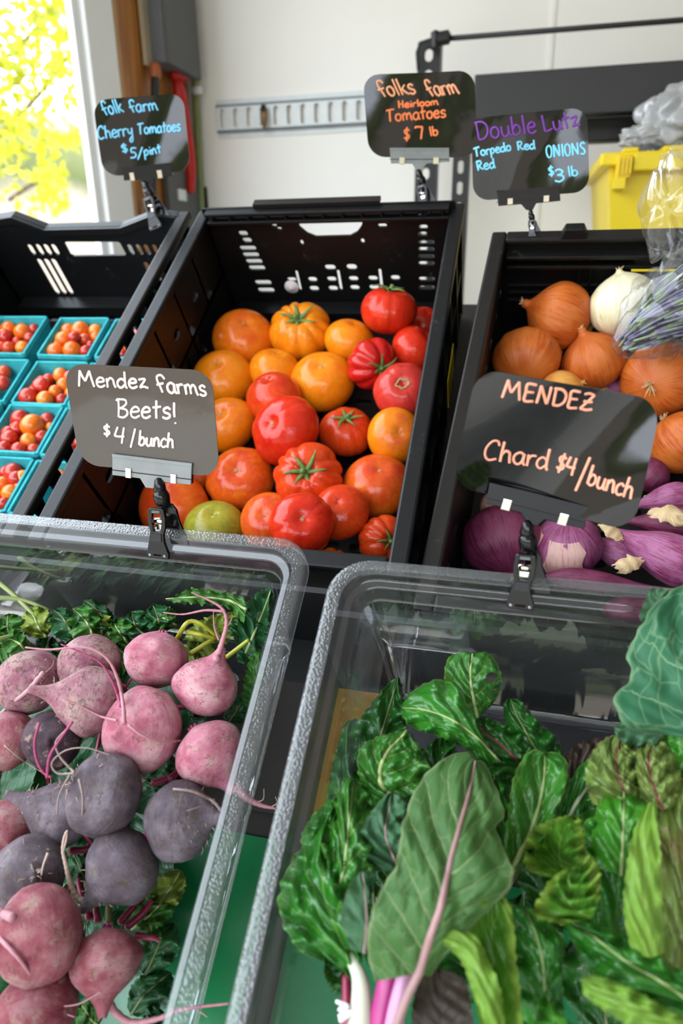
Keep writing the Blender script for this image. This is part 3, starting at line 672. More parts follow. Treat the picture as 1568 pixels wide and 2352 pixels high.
# ================================================================ PRICE SIGNS
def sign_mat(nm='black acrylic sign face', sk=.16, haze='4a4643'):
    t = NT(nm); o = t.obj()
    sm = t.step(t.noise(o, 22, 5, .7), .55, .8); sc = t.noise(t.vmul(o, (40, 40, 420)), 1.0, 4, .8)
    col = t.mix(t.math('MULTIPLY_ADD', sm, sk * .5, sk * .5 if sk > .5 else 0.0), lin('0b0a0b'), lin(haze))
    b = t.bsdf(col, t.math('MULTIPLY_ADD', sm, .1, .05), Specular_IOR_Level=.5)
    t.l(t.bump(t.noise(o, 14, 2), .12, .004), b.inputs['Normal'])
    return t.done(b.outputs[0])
M['sign'] = sign_mat(); M['sign_worn'] = sign_mat('worn acrylic sign face', .9, '6b6057')  # second face has a tan reflection painted into its colour, for the beets sign
GL = {  # handwriting strokes: advance, strokes (x, y) with baseline 0, capitals 1
 'a': (.52, [[(.42, .5), (.25, .6), (.06, .42), (.06, .15), (.2, 0), (.36, .12), (.42, .5)], [(.42, .55), (.42, .15), (.5, 0)]]),
 'b': (.5, [[(.08, 1), (.07, .5), (.07, .03)], [(.07, .3), (.22, .55), (.4, .42), (.4, .15), (.24, 0), (.07, .08)]]),
 'c': (.46, [[(.4, .48), (.24, .58), (.07, .4), (.07, .14), (.22, 0), (.42, .1)]]),
 'd': (.54, [[(.4, .45), (.22, .55), (.06, .36), (.07, .1), (.22, 0), (.4, .2)], [(.42, 1), (.41, .4), (.44, .05), (.5, 0)]]),
 'e': (.48, [[(.07, .3), (.38, .36), (.36, .54), (.2, .58), (.06, .36), (.1, .08), (.26, 0), (.44, .12)]]),
 'f': (.5, [[(.48, .82), (.38, .98), (.2, .96), (.14, .7), (.22, .35), (.3, 0)], [(.04, .42), (.22, .46), (.42, .52)]]),
 'h': (.52, [[(.08, 1), (.07, .5), (.07, 0)], [(.07, .35), (.2, .56), (.36, .5), (.4, .25), (.44, 0)]]),
 'i': (.24, [[(.12, .55), (.11, .25), (.14, 0)], [(.12, .78), (.13, .82)]]),
 'k': (.5, [[(.08, 1), (.09, .5), (.1, 0)], [(.42, .6), (.12, .28)], [(.2, .34), (.32, .15), (.48, .02)]]),
 'l': (.24, [[(.1, 1), (.11, .5), (.13, 0)]]),
 'm': (.76, [[(.06, .55), (.08, .25), (.08, 0)], [(.08, .35), (.2, .58), (.32, .48), (.34, .05)], [(.34, .35), (.48, .58), (.6, .48), (.64, .2), (.7, 0)]]),
 'n': (.52, [[(.06, .55), (.08, .25), (.08, 0)], [(.08, .35), (.22, .58), (.36, .48), (.4, .2), (.46, 0)]]),
 'o': (.5, [[(.24, .58), (.08, .46), (.07, .16), (.22, 0), (.38, .1), (.42, .36), (.34, .54), (.24, .58)]]),
 'p': (.5, [[(.08, .55), (.07, 0), (.06, -.4)], [(.07, .35), (.2, .58), (.38, .5), (.38, .2), (.22, .04), (.07, .12)]]),
 'r': (.4, [[(.06, .55), (.08, .25), (.08, 0)], [(.08, .32), (.18, .52), (.36, .55)]]),
 's': (.44, [[(.38, .5), (.26, .6), (.1, .5), (.14, .34), (.34, .24), (.36, .08), (.2, 0), (.05, .08)]]),
 't': (.44, [[(.2, .95), (.2, .4), (.22, 0)], [(.04, .58), (.2, .6), (.4, .64)]]),
 'u': (.52, [[(.07, .55), (.08, .15), (.2, 0), (.36, .12), (.4, .55)], [(.4, .5), (.42, .12), (.5, 0)]]),
 'y': (.5, [[(.07, .55), (.1, .25), (.22, .16), (.36, .28)], [(.4, .56), (.38, 0), (.34, -.4), (.2, -.52), (.12, -.36), (.3, -.1)]]),
 'z': (.5, [[(.05, .55), (.36, .58), (.1, .08), (.26, .12), (.48, .04)]]),
 'B': (.62, [[(.02, .9), (.1, .98), (.14, .5), (.14, .03)], [(.1, .98), (.4, .95), (.46, .75), (.3, .55), (.16, .5)], [(.16, .5), (.46, .42), (.52, .18), (.36, 0), (.14, .04)]]),
 'C': (.62, [[(.54, .78), (.46, .98), (.26, .95), (.08, .6), (.08, .22), (.24, 0), (.52, .1)]]),
 'D': (.66, [[(.08, .98), (.1, .5), (.12, .03)], [(.02, .95), (.35, .95), (.56, .7), (.55, .3), (.36, .05), (.12, .03)]]),
 'E': (.56, [[(.46, .98), (.1, .95), (.1, .5), (.12, .03), (.48, .06)], [(.1, .52), (.42, .55)]]),
 'F': (.6, [[(.56, .8), (.42, 1), (.2, .94), (.16, .7), (.26, .35), (.34, 0)], [(.1, .42), (.28, .48), (.46, .54)]]),
 'H': (.6, [[(.1, 1), (.1, .5), (.12, 0)], [(.46, 1), (.46, .5), (.46, 0)], [(.1, .48), (.46, .54)]]),
 'I': (.24, [[(.12, 1), (.12, .5), (.12, 0)]]),
 'L': (.54, [[(.08, 1), (.1, .5), (.1, .05)], [(.1, .05), (.3, .06), (.5, .14)]]),
 'M': (.86, [[(.06, 0), (.1, .5), (.14, .98)], [(.14, .98), (.26, .6), (.38, .35)], [(.38, .35), (.5, .7), (.6, .98)], [(.6, .98), (.68, .5), (.78, 0)]]),
 'N': (.66, [[(.08, 0), (.1, .5), (.1, .98)], [(.1, .98), (.3, .5), (.5, .04)], [(.5, .04), (.52, .5), (.52, 1)]]),
 'O': (.56, [[(.28, .98), (.1, .8), (.06, .4), (.18, .03), (.36, .05), (.46, .4), (.44, .8), (.28, .98)]]),
 'R': (.6, [[(.1, .95), (.1, .5), (.12, 0)], [(.04, .92), (.36, .95), (.44, .72), (.3, .52), (.12, .46)], [(.2, .48), (.36, .22), (.54, .04)]]),
 'S': (.5, [[(.42, .85), (.3, .98), (.12, .85), (.14, .62), (.34, .42), (.4, .2), (.26, .02), (.06, .1)]]),
 'T': (.6, [[(.02, .9), (.3, .95), (.58, .98)], [(.28, .95), (.26, .5), (.26, 0)]]),
 'Z': (.62, [[(.1, .9), (.3, .98), (.52, .92)], [(.52, .92), (.3, .5), (.06, .08)], [(.06, .08), (.3, .04), (.56, .12)], [(.14, .5), (.32, .5), (.5, .54)]]),
 '3': (.5, [[(.1, .88), (.26, .98), (.42, .82), (.34, .6), (.18, .52)], [(.18, .52), (.4, .46), (.44, .2), (.26, 0), (.06, .1)]]),
 '4': (.54, [[(.12, .98), (.06, .55), (.06, .42), (.25, .4), (.5, .46)], [(.42, 1), (.42, .5), (.44, 0)]]),
 '5': (.52, [[(.44, .96), (.14, .94), (.12, .58), (.32, .56), (.44, .34), (.36, .08), (.06, .02)]]),
 '7': (.5, [[(.04, .85), (.08, .96), (.44, .96)], [(.44, .96), (.4, .5), (.36, 0)]]),
 '$': (.5, [[(.42, .78), (.28, .88), (.1, .76), (.16, .55), (.36, .42), (.4, .22), (.24, .08), (.06, .2)], [(.27, 1.06), (.25, .5), (.24, -.1)]]),
 '/': (.42, [[(.36, 1.05), (.22, .5), (.06, -.12)]]),
 '!': (.26, [[(.12, 1), (.12, .6), (.13, .3)], [(.15, .02), (.155, -.02)]]),
 ' ': (.4, []),
}
def paint(name, hexc):
    t = NT(name); o = t.obj(); n = t.noise(o, 260, 3); c = lin(hexc)
    return t.done(t.bsdf(t.ramp(n, [(.3, tuple(x * .86 for x in c)), (.6, c)]), .45, Specular_IOR_Level=.3).outputs[0])
INK = {'blue': paint('light blue chalk ink', '7fd2f7'), 'salmon': paint('salmon chalk ink', 'f2a67c'), 'orange': paint('orange chalk ink', 'f0814a'), 'violet': paint('violet chalk ink', '7d3fa6'), 'cyan': paint('cyan chalk ink', '86dcfb'), 'blush': paint('pale pink chalk ink', 'fbe6df'), 'coral': paint('coral chalk ink', 'ffa98c')}

def price_sign(label, F, rim_px, quad, words, ns, bar, tabs, ball, off, sc, bar_mat, bend, jaw_w, inkw):
    ox, oy = off
    Z = lambda p: (ox + p[0] * sc, oy + p[1] * sc)
    rp = F.w(*F.at(rim_px[0], rim_px[1], 0)); dep = np.dot(rp - CAM, -CR[:, 2])
    ns = np.array(ns, float); ns /= np.linalg.norm(ns); mm = dep / FPX
    nc = np.array([-.06, -1, .12]); nc /= np.linalg.norm(nc)
    root = thing('price_sign', label, 'sign', loc(rp), 'price signs clipped to the bins and crates')
    ball_px = Z(ball)
    pc = on_plane(*ball_px, rp, nc)                                   # ball joint, above the rim
    sp = pc - ns * .004
    S = lambda x, y, up=0.0: on_plane(x, y, sp, ns) + ns * up - rp
    qd = [np.array(Z(q)) for q in quad]                                # TL TR BR BL
    def bil(u, v): return (qd[0] * (1 - u) + qd[1] * u) * (1 - v) + (qd[3] * (1 - u) + qd[2] * u) * v
    asp = np.linalg.norm(qd[1] - qd[0]) / np.linalg.norm(qd[3] - qd[0])
    def uvof(px):
        u = v = .5
        for _ in range(6):
            p = bil(u, v); e = np.array(px) - p; du = bil(u + 1e-3, v) - p; dv = bil(u, v + 1e-3) - p
            s = np.linalg.solve(np.stack([du, dv], 1) / 1e-3, e); u += s[0]; v += s[1]
        return u, v
    def lift(u, v): return bend[0] * (4 * (u - .5) ** 2) + bend[1] * (u - .5) * (v - .9) + bend[2] * math.sin(5.5 * u + 3 * v)
    base = rrect_card(asp, 1, .2); loops = []
    for k in (0.01, .08, .16, .25, .34, .43, .52, .61, .7, .78, .86, .93, 1.0):
        loops.append([(asp / 2 + (x - asp / 2) * k, .5 + (y - .5) * k) for x, y in base])
    def P(x, y, up): u, v = x / asp, y; p = bil(u, v); return S(p[0], p[1], lift(u, v) + up)
    fl = [[P(x, y, .0004) for x, y in L] for L in loops]; bl = [[P(x, y, -.0006) for x, y in L] for L in loops[::-1]]
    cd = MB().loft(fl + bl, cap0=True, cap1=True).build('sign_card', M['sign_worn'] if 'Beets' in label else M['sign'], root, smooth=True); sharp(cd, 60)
    for (txt, a, b, h, ink, slant) in words:
        m = MB(); a = np.array(Z(a)); b = np.array(Z(b)); h = h * sc
        tot = sum(GL[c][0] for c in txt); ex = (b - a) / tot; en = ex / np.linalg.norm(ex); up = np.array([en[1], -en[0]]) * h + en * slant * h
        x = 0.0
        for ch in txt:
            adv, strokes = GL[ch]
            for s in strokes:
                pts = spline(s, max(4, int(6 * len(s)))) if len(s) > 2 else spline(s, 4)
                w3 = []
                for (gx, gy) in pts:
                    p = a + ex * (x + gx) + up * gy; u, v = uvof(p); w3.append(S(p[0], p[1], lift(u, v) + .0007))
                m.tube(w3, inkw * mm * random.uniform(.9, 1.1), 6, flat=ns)
            x += adv
        m.build('lettering', INK[ink], cd, smooth=True)
    # clip bar with its two metal tabs
    BP = lambda p, up: on_plane(*Z(p), sp, ns) + ns * up - rp
    bar3 = [BP(p, 0) for p in bar]
    o0, ax, ay = bar3[0], None, None
    ax = bar3[1] - bar3[0]; ax /= np.linalg.norm(ax); ay = np.cross(ns, ax)
    to2 = lambda p: (float(np.dot(BP(p, 0) - o0, ax)), float(np.dot(BP(p, 0) - o0, ay)))
    b2 = [to2(p) for p in bar]
    cb = MB().prism(b2, o0 + ns * .0012, ax, ay, ns, .0024).build('clip_bar', bar_mat, root); bevel(cb, .0006)
    MB().prism([b2[0], b2[1], b2[2], b2[-1]], o0 - ns * .004, ax, ay, ns, .0028).build('back_plate', M['black_gloss'], root)
    w2 = abs(b2[1][0] - b2[0][0]); dirb = np.sign(b2[-1][1] - b2[0][1]); hb = abs(b2[-1][1] - b2[0][1])
    MB().prism([(b2[0][0], 0), (b2[1][0], b2[1][1]), (b2[1][0], b2[1][1] + dirb * hb * .13), (b2[0][0], dirb * hb * .13)], o0 + ns * .0036, ax, ay, ns, .0006).build('top_edge', bar_mat, cb)
    yl = dirb * hb * .72
    MB().prism([(b2[0][0], yl), (b2[1][0], b2[1][1] + yl), (b2[1][0], b2[1][1] + yl + dirb * hb * .04), (b2[0][0], yl + dirb * hb * .04)], o0 + ns * .0036, ax, ay, ns, .0005).build('hinge_line', M['black_gloss'], cb)
    for tb in tabs:
        c = to2(tb[0]); hw, hh = tb[1] * sc * mm / 2, tb[2] * sc * mm / 2
        bevel(MB().prism([(c[0] - hw, c[1] - hh), (c[0] + hw, c[1] - hh), (c[0] + hw, c[1] + hh), (c[0] - hw, c[1] + hh)], o0 + ns * .0034, ax, ay, ns, .0016).build('metal_tab', M['metal'], cb), .0005)
    # swivel and spring clamp that grips the rim
    Cc = pc - rp
    bot = on_plane(rim_px[2], rim_px[3], rp, nc) - rp
    dn = bot - Cc; Hc = np.linalg.norm(dn); dn /= Hc; sx = np.cross(dn, nc); sx = sx / np.linalg.norm(sx)
    if sx[0] < 0: sx = -sx
    J = lambda x, y, z: Cc + sx * x * Hc + dn * y * Hc + nc * z * Hc
    r = jaw_w
    MB().tube([J(-.02, -.10, 0), J(0, -.04, 0), J(0, .04, 0), J(.01, .10, 0)], [.05 * Hc, .075 * Hc, .09 * Hc, .075 * Hc], 14).build('swivel_ball', M['black_gloss'], root, smooth=True)
    MB().tube([J(.0, .08, 0), J(.02, .14, 0), J(.04, .25, 0), J(.04, .28, 0)], [.10 * Hc, .115 * Hc, .105 * Hc, .08 * Hc], 16).build('swivel_stem', M['black_gloss'], root, smooth=True)
    front = [(-.11, .30), (-.08, .28), (.10, .28), (.13, .30), (.15, .40), (.14, .56), (.105, .66), (.11, .76), (.17, .93), (.16, 1.0), (-.15, 1.0), (-.175, .95), (-.13, .76), (-.10, .62), (-.125, .46)]
    win = [(-.05, .36), (.08, .36), (.09, .46), (.06, .62), (-.04, .62), (-.065, .46)]
    fw = MB().prism([(x * r, y) for x, y in front], Cc + nc * .10 * Hc, sx * Hc, dn * Hc, nc, .055 * Hc, [[(x * r, y) for x, y in win], slot(0, .955, .12 * r, .022, 4)]).build('front_jaw', M['black_gloss'], root); bevel(fw, .0006)
    MB().prism([(-.08 * r, .64), (.075 * r, .64), (.08 * r, .75), (-.095 * r, .75)], Cc + nc * .155 * Hc, sx * Hc, dn * Hc, nc, .012 * Hc).build('grip_pad', M['smoke_dark'], fw)
    for yy in (.315, .335): MB().prism([(-.05 * r, yy), (.07 * r, yy), (.07 * r, yy + .008), (-.05 * r, yy + .008)], Cc + nc * .155 * Hc, sx * Hc, dn * Hc, nc, .006 * Hc).build('grip_line', M['smoke'], fw)
    back = [(-.02, .26), (.12, .26), (.19, .34), (.22, .48), (.33, .74), (.36, .84), (.08, .84), (.0, .6)]
    bk = MB().prism([(x * r, y) for x, y in back], Cc - nc * .12 * Hc, sx * Hc, dn * Hc, nc, .05 * Hc).build('rear_jaw', M['black_gloss'], root); bevel(bk, .0006)
    MB().tube([J(-.055 * r, .48, .06), J(.085 * r, .48, .06)], .05 * Hc, 14).build('spring', M['metal'], root, smooth=True)
    MB().prism([(-.05 * r, .51), (.075 * r, .51), (.06 * r, .60), (-.04 * r, .60)], Cc + nc * .05 * Hc, sx * Hc, dn * Hc, nc, .02 * Hc).build('spring_leaf', M['metal'], root)
    for xx in (-.115, .115): MB().tube([J(xx * r, .955, .15), J(xx * r, .955, .168)], .022 * Hc, 10).build('rivet', M['smoke'], fw, smooth=True)
    return root

price_sign('black sign in blue handwriting, Folk Farm Cherry Tomatoes $5/pint', FL, (362, 503, 366, 528), [(95, 192), (1330, 72), (1450, 1165), (240, 1240)],
  [('folk', (245, 405), (525, 350), 195, 'blue', -.12), ('farm', (600, 358), (990, 318), 170, 'blue', -.12), ('Cherry', (175, 735), (650, 665), 175, 'blue', 0), ('Tomatoes', (705, 655), (1310, 610), 150, 'blue', 0), ('$', (490, 915), (585, 900), 120, 'blue', -.1), ('5/', (590, 985), (775, 985), 145, 'blue', 0), ('pint', (790, 955), (1040, 910), 130, 'blue', 0)],
  (.25, -1, -.04), [(500, 1120), (1165, 1050), (1190, 1225), (935, 1275), (880, 1330), (790, 1345), (730, 1285), (515, 1295)], [((635, 1245), 62, 100), ((1015, 1210), 66, 100)], (815, 1370), (200, 200), .1658, M['smoke_dark'], (.004, .004, .002), 1.0, 2.0)
price_sign('black sign in orange handwriting, Folks Farm Heirloom Tomatoes $7 lb', FM, (976, 474, 978, 496), [(75, 122), (1450, 68), (1492, 1150), (150, 1140)],
  [('folks', (290, 400), (745, 352), 205, 'salmon', -.3), ('farm', (890, 388), (1280, 358), 205, 'salmon', -.35), ('Heirloom', (510, 533), (1015, 492), 88, 'orange', 0), ('Tomatoes', (370, 705), (1110, 645), 150, 'orange', 0), ('$', (575, 930), (665, 928), 150, 'orange', 0), ('7', (715, 915), (825, 915), 155, 'orange', 0), ('lb', (905, 882), (1015, 865), 118, 'orange', 0)],
  (.1, -1, -.04), [(405, 1028), (1140, 1028), (1148, 1195), (860, 1225), (800, 1315), (740, 1315), (685, 1225), (420, 1218)], [((560, 1188), 66, 78), ((980, 1188), 70, 78)], (770, 1350), (820, 150), .185, M['smoke'], (.006, -.006, .0015), 1.0, 2.3)
price_sign('black sign in purple and blue handwriting, Double Lutz Torpedo Red Onions $3 lb', FU, (1222, 534, 1223, 552), [(62, 228), (1462, 68), (1482, 1100), (85, 1212)],
  [('Double', (130, 490), (860, 390), 225, 'violet', 0), ('Lutz', (930, 388), (1385, 300), 205, 'violet', 0), ('Torpedo', (105, 685), (550, 605), 108, 'cyan', 0), ('Red', (615, 605), (840, 582), 105, 'cyan', 0), ('Red', (135, 850), (360, 812), 115, 'cyan', 0), ('ONIONS', (965, 692), (1450, 648), 150, 'cyan', 0), ('$', (990, 915), (1070, 905), 120, 'cyan', 0), ('3', (1055, 985), (1190, 975), 150, 'cyan', 0), ('lb', (1225, 918), (1355, 905), 122, 'cyan', 0)],
  (.02, -1, -.04), [(368, 1095), (1120, 1030), (1130, 1210), (840, 1240), (800, 1320), (720, 1320), (660, 1250), (388, 1272)], [((530, 1218), 62, 72), ((962, 1185), 64, 74)], (775, 1350), (1070, 230), .1913, M['smoke_dark'], (-.004, .010, .003), 1.0, 2.3)
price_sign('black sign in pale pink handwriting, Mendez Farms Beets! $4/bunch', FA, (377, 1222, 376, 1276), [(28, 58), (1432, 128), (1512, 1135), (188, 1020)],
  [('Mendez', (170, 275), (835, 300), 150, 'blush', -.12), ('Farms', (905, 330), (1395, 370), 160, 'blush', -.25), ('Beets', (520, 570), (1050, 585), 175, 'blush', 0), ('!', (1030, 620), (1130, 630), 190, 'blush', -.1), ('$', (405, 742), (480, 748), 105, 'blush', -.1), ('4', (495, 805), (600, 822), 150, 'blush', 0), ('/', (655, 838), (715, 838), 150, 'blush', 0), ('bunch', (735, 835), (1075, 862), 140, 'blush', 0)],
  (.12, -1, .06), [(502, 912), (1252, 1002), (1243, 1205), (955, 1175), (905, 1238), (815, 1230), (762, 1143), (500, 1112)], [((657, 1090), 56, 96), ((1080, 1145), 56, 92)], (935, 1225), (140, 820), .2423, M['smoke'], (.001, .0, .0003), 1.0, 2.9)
price_sign('black sign in coral handwriting, MENDEZ Chard $4/bunch', FB, (1198, 1334, 1195, 1390), [(212, 28), (1545, 300), (1312, 1200), (28, 900)],
  [('MENDEZ', (380, 240), (1040, 372), 132, 'coral', .05), ('Chard', (245, 690), (720, 792), 150, 'coral', 0), ('$4', (765, 788), (900, 832), 125, 'coral', 0), ('/', (905, 905), (1000, 920), 210, 'coral', 0), ('bunch', (990, 882), (1310, 972), 140, 'coral', .05)],
  (-.02, -1, .0), [(298, 862), (1003, 1035), (975, 1198), (690, 1130), (640, 1172), (565, 1160), (520, 1080), (268, 1012)], [((418, 1020), 62, 84), ((822, 1125), 62, 88)], (565, 1210), (1030, 830), .3189, M['smoke_dark'], (.004, .014, .004), 1.0, 3.2)
# ================================================================ PRODUCE: shared helpers
def axis_matrix(pos, axis, scale, spin=0.0):
    z = Vector([float(a) for a in axis]).normalized()
    q = Vector((0, 0, 1)).rotation_difference(z)
    return Matrix.Translation(Vector([float(a) for a in pos])) @ q.to_matrix().to_4x4() @ Matrix.Rotation(spin, 4, 'Z') @ Matrix.Diagonal((scale, scale, scale, 1))
def cam_axis(ax, ay, az):       # direction given as right / up / towards the viewer at the stall front
    v = CR @ np.array([ax, ay, az]); return v / np.linalg.norm(v)
def settle(items, F, floor_h, tight=.92, flat=.86, walls=None, grow=1.0):
    """items: [px, py, rpx]; later ones lie in front. Rests each on the floor, then lifts the front one of any pair that would run into each other, and keeps all inside the walls (u0, u1, v0, v1)."""
    n = len(items); D = np.array([ray(x, y) for x, y, _ in items]); R0 = np.array([r * grow / FPX for _, _, r in items]); c = F.l(CAM)
    ts = np.array([(floor_h - c[2]) / ((F.R.T @ D[k])[2] - R0[k] * flat) for k in range(n)])
    off = np.zeros((n, 3))
    for it in range(300):
        moved = False; P = D * ts[:, None] + off
        for j in range(n):
            for i in range(j):
                df = P[j] - P[i]; need = tight * (R0[i] * ts[i] + R0[j] * ts[j]); gap = np.linalg.norm(df)
                if gap < need - 2e-4 and ts[j] > ts[i] * .72:
                    e = need - gap; ts[j] *= 1 - .14 * e / ts[j]; u = df / (gap + 1e-9); off[j] += u * e * .05; off[i] -= u * e * .05; moved = True
        if walls:
            for k in range(n):
                for _ in range(40):
                    R = R0[k] * ts[k]
                    if F.l(CAM + D[k] * ts[k] + off[k])[1] <= walls[3] - R * .9: break
                    ts[k] *= .996
                R = R0[k] * ts[k]; l = F.l(CAM + D[k] * ts[k] + off[k]); q = l.copy()
                q[0] = min(max(q[0], walls[0] + R), walls[1] - R); q[1] = min(max(q[1], walls[2] + R), walls[3] - R); q[2] = max(q[2], floor_h + R * flat)
                if np.abs(q - l).max() > 1e-5: off[k] += F.R @ (q - l)
        if not moved and it > 3: break
    return [(CAM + D[k] * ts[k] + off[k], R0[k] * ts[k]) for k in range(n)]

# ---------------------------------------------------------------- tomatoes
def tomato_mesh(name, ribs, depth, dent=.22, flat=.80, seed=0, nu=72, nv=40):
    r = np.random.default_rng(seed); ph = r.uniform(0, 6.28, 6); vs = []
    wob = r.uniform(-1, 1, 6); jit = r.uniform(-.25, .25, 40)
    for i in range(nv + 1):
        th = math.pi * i / nv
        for j in range(nu):
            p = 2 * math.pi * j / nu; s = math.sin(th)
            rib = 0
            if ribs:
                q = p * ribs / (2 * math.pi) + .35 * math.sin(p * 2 + ph[0]) + .2 * math.sin(3 * p + ph[1]); fr = q - math.floor(q); rib = -depth * (abs(2 * fr - 1) ** 2.6) * min(1, s * 1.6) * (.75 + .25 * math.cos(th)) 
            lob = .03 * wob[0] * math.sin(2 * p + ph[2]) + .025 * wob[1] * math.sin(3 * p + ph[3]) + .02 * wob[2] * math.sin(p + ph[4])
            R = (1 + rib + lob * s)
            x, y, z = R * s * math.cos(p), R * s * math.sin(p), flat * math.cos(th) * (1 + .04 * wob[3] * math.sin(p + ph[5]))
            rho = math.hypot(x, y)
            if z > 0: z -= dent * math.exp(-(rho / .26) ** 2) - rib * .25 * (rho > .1)
            else: z += .06 * math.exp(-(rho / .22) ** 2)
            vs.append((x, y, z))
    fs = [(i * nu + j, (i + 1) * nu + j, (i + 1) * nu + (j + 1) % nu, i * nu + (j + 1) % nu) for i in range(nv) for j in range(nu)]
    return mesh(name, vs, fs)
TM = {'smooth': tomato_mesh('tomato round', 0, 0, .10, .84, 1), 'lobed': tomato_mesh('tomato lobed', 5, .05, .18, .80, 2), 'ribbed': tomato_mesh('tomato ribbed', 9, .12, .26, .76, 3), 'deep': tomato_mesh('tomato deep', 7, .2, .3, .80, 4), 'tall': tomato_mesh('tomato tall', 4, .03, .12, .92, 5)}
def tomato_mat(name, base, blush, second, reach=.55, rough=.13):
    t = NT(name); o = t.obj(); s = t.sep(o)
    n1 = t.noise(o, 1.6, 4, .6); n2 = t.noise(t.vmul(o, (3, 3, .7)), 2.2, 4, .6, .6); fine = t.noise(o, 60, 2)
    b, bl, sd = [tuple(x * .84 * (1 if i == 0 else .78) for i, x in enumerate(lin(q))) for q in (base, blush, second)]
    col = t.mix(t.step(n2, .38, .66), b, sd)
    m = t.step(t.math('ADD', s[2], t.math('MULTIPLY', t.math('SUBTRACT', n1, .5), 1.1)), 1 - reach - .25, 1 - reach + .42)
    col = t.mix(t.math('MULTIPLY', m, .85), col, bl)
    spot = t.step(t.noise(o, 17, 2), .72, .78); col = t.mix(t.math('MULTIPLY', spot, .25), col, lin('7a4a20'))
    p = t.bsdf(col, t.math('MULTIPLY_ADD', fine, .08, rough), Specular_IOR_Level=.32, Subsurface_Weight=.10)
    p.inputs['Subsurface Radius'].default_value = (.25, .08, .03); p.inputs['Subsurface Scale'].default_value = .2
    t.l(t.bump(t.noise(o, 8, 3), .06, .02), p.inputs['Normal'])
    return t.done(p.outputs[0])
TMAT = {'orange': tomato_mat('orange tomato skin', 'ee7f16', 'd94a1c', 'f0951f', .30), 'blush': tomato_mat('blushed orange tomato skin', 'e86a1a', 'd2452a', 'f08a24', .5),
        'yellow': tomato_mat('yellow tomato skin', 'f29613', 'e8701f', 'f5a51c', .25), 'pinkyellow': tomato_mat('yellow tomato skin with pink end', 'f0900f', 'd9583c', 'f2a01c', .36),
        'red': tomato_mat('red tomato skin', 'd8331a', 'cc2416', 'dd4420', .4), 'deepred': tomato_mat('deep red tomato skin', 'c2211b', 'ad1519', 'cc2a20', .4),
        'orangered': tomato_mat('orange red tomato skin', 'de4a1a', 'c93318', 'e65f22', .45), 'pinkred': tomato_mat('pinkish red tomato skin', 'd04030', 'c23a35', 'd8503c', .6),
        'green': tomato_mat('green tomato skin', 'a9b53a', 'b8b03c', '8fa236', .3), 'bigorange': tomato_mat('big orange tomato skin', 'ea6a1c', 'd8431f', 'f08326', .5)}
M['calyx'] = simple('dry green calyx', '5d7a38', .7, .35, 9, bump=.2)
M['scar'] = simple('tan blossom scar', 'a98a5c', .8, .25, 30)
def calyx_mesh():
    m = MB(); r = np.random.default_rng(5)
    for k in range(6):
        a = k * 1.047 + r.uniform(-.2, .2); L = r.uniform(.34, .5); cur = r.uniform(.05, .32)
        pts = [np.array([math.cos(a + cur * f) * L * f, math.sin(a + cur * f) * L * f, .05 + .16 * math.sin(f * 2.4) * cur * 2 + .03 * f]) for f in np.linspace(0, 1, 7)]
        m.tube(pts, [.05, .055, .05, .042, .032, .022, .008], 6, flat=(0, 0, 1))
    m.tube([(0, 0, -.02), (.02, 0, .09), (.05, .02, .17)], [.075, .055, .06], 8)
    return mesh('calyx', m.v, m.f)
def scar_mesh():
    m = MB()
    for k in range(7): a = k * .9; m.tube([(0, 0, 0), (.05 * math.cos(a), .05 * math.sin(a), .004), (.10 * math.cos(a), .10 * math.sin(a), -.006)], [.026, .018, .006], 5)
    return mesh('blossom scar', m.v, m.f)
CALYX, SCAR = calyx_mesh(), scar_mesh()
def ring_scar_mesh():
    m = MB(); r = np.random.default_rng(9)
    pts = [np.array([(.20 + .05 * r.uniform(-1, 1)) * math.cos(a), (.15 + .04 * r.uniform(-1, 1)) * math.sin(a), -.02]) for a in np.linspace(0, 6.28, 22)]
    pts[-1] = pts[0]; m.tube(pts, [.035 + .015 * (k % 3 == 0) for k in range(22)], 6)
    for k in range(8): a = k * .78; m.tube([(.2 * math.cos(a), .16 * math.sin(a), -.02), (.3 * math.cos(a), .25 * math.sin(a), -.05)], [.022, .005], 5)
    return mesh('ring scar', m.v, m.f)
RING = ring_scar_mesh()
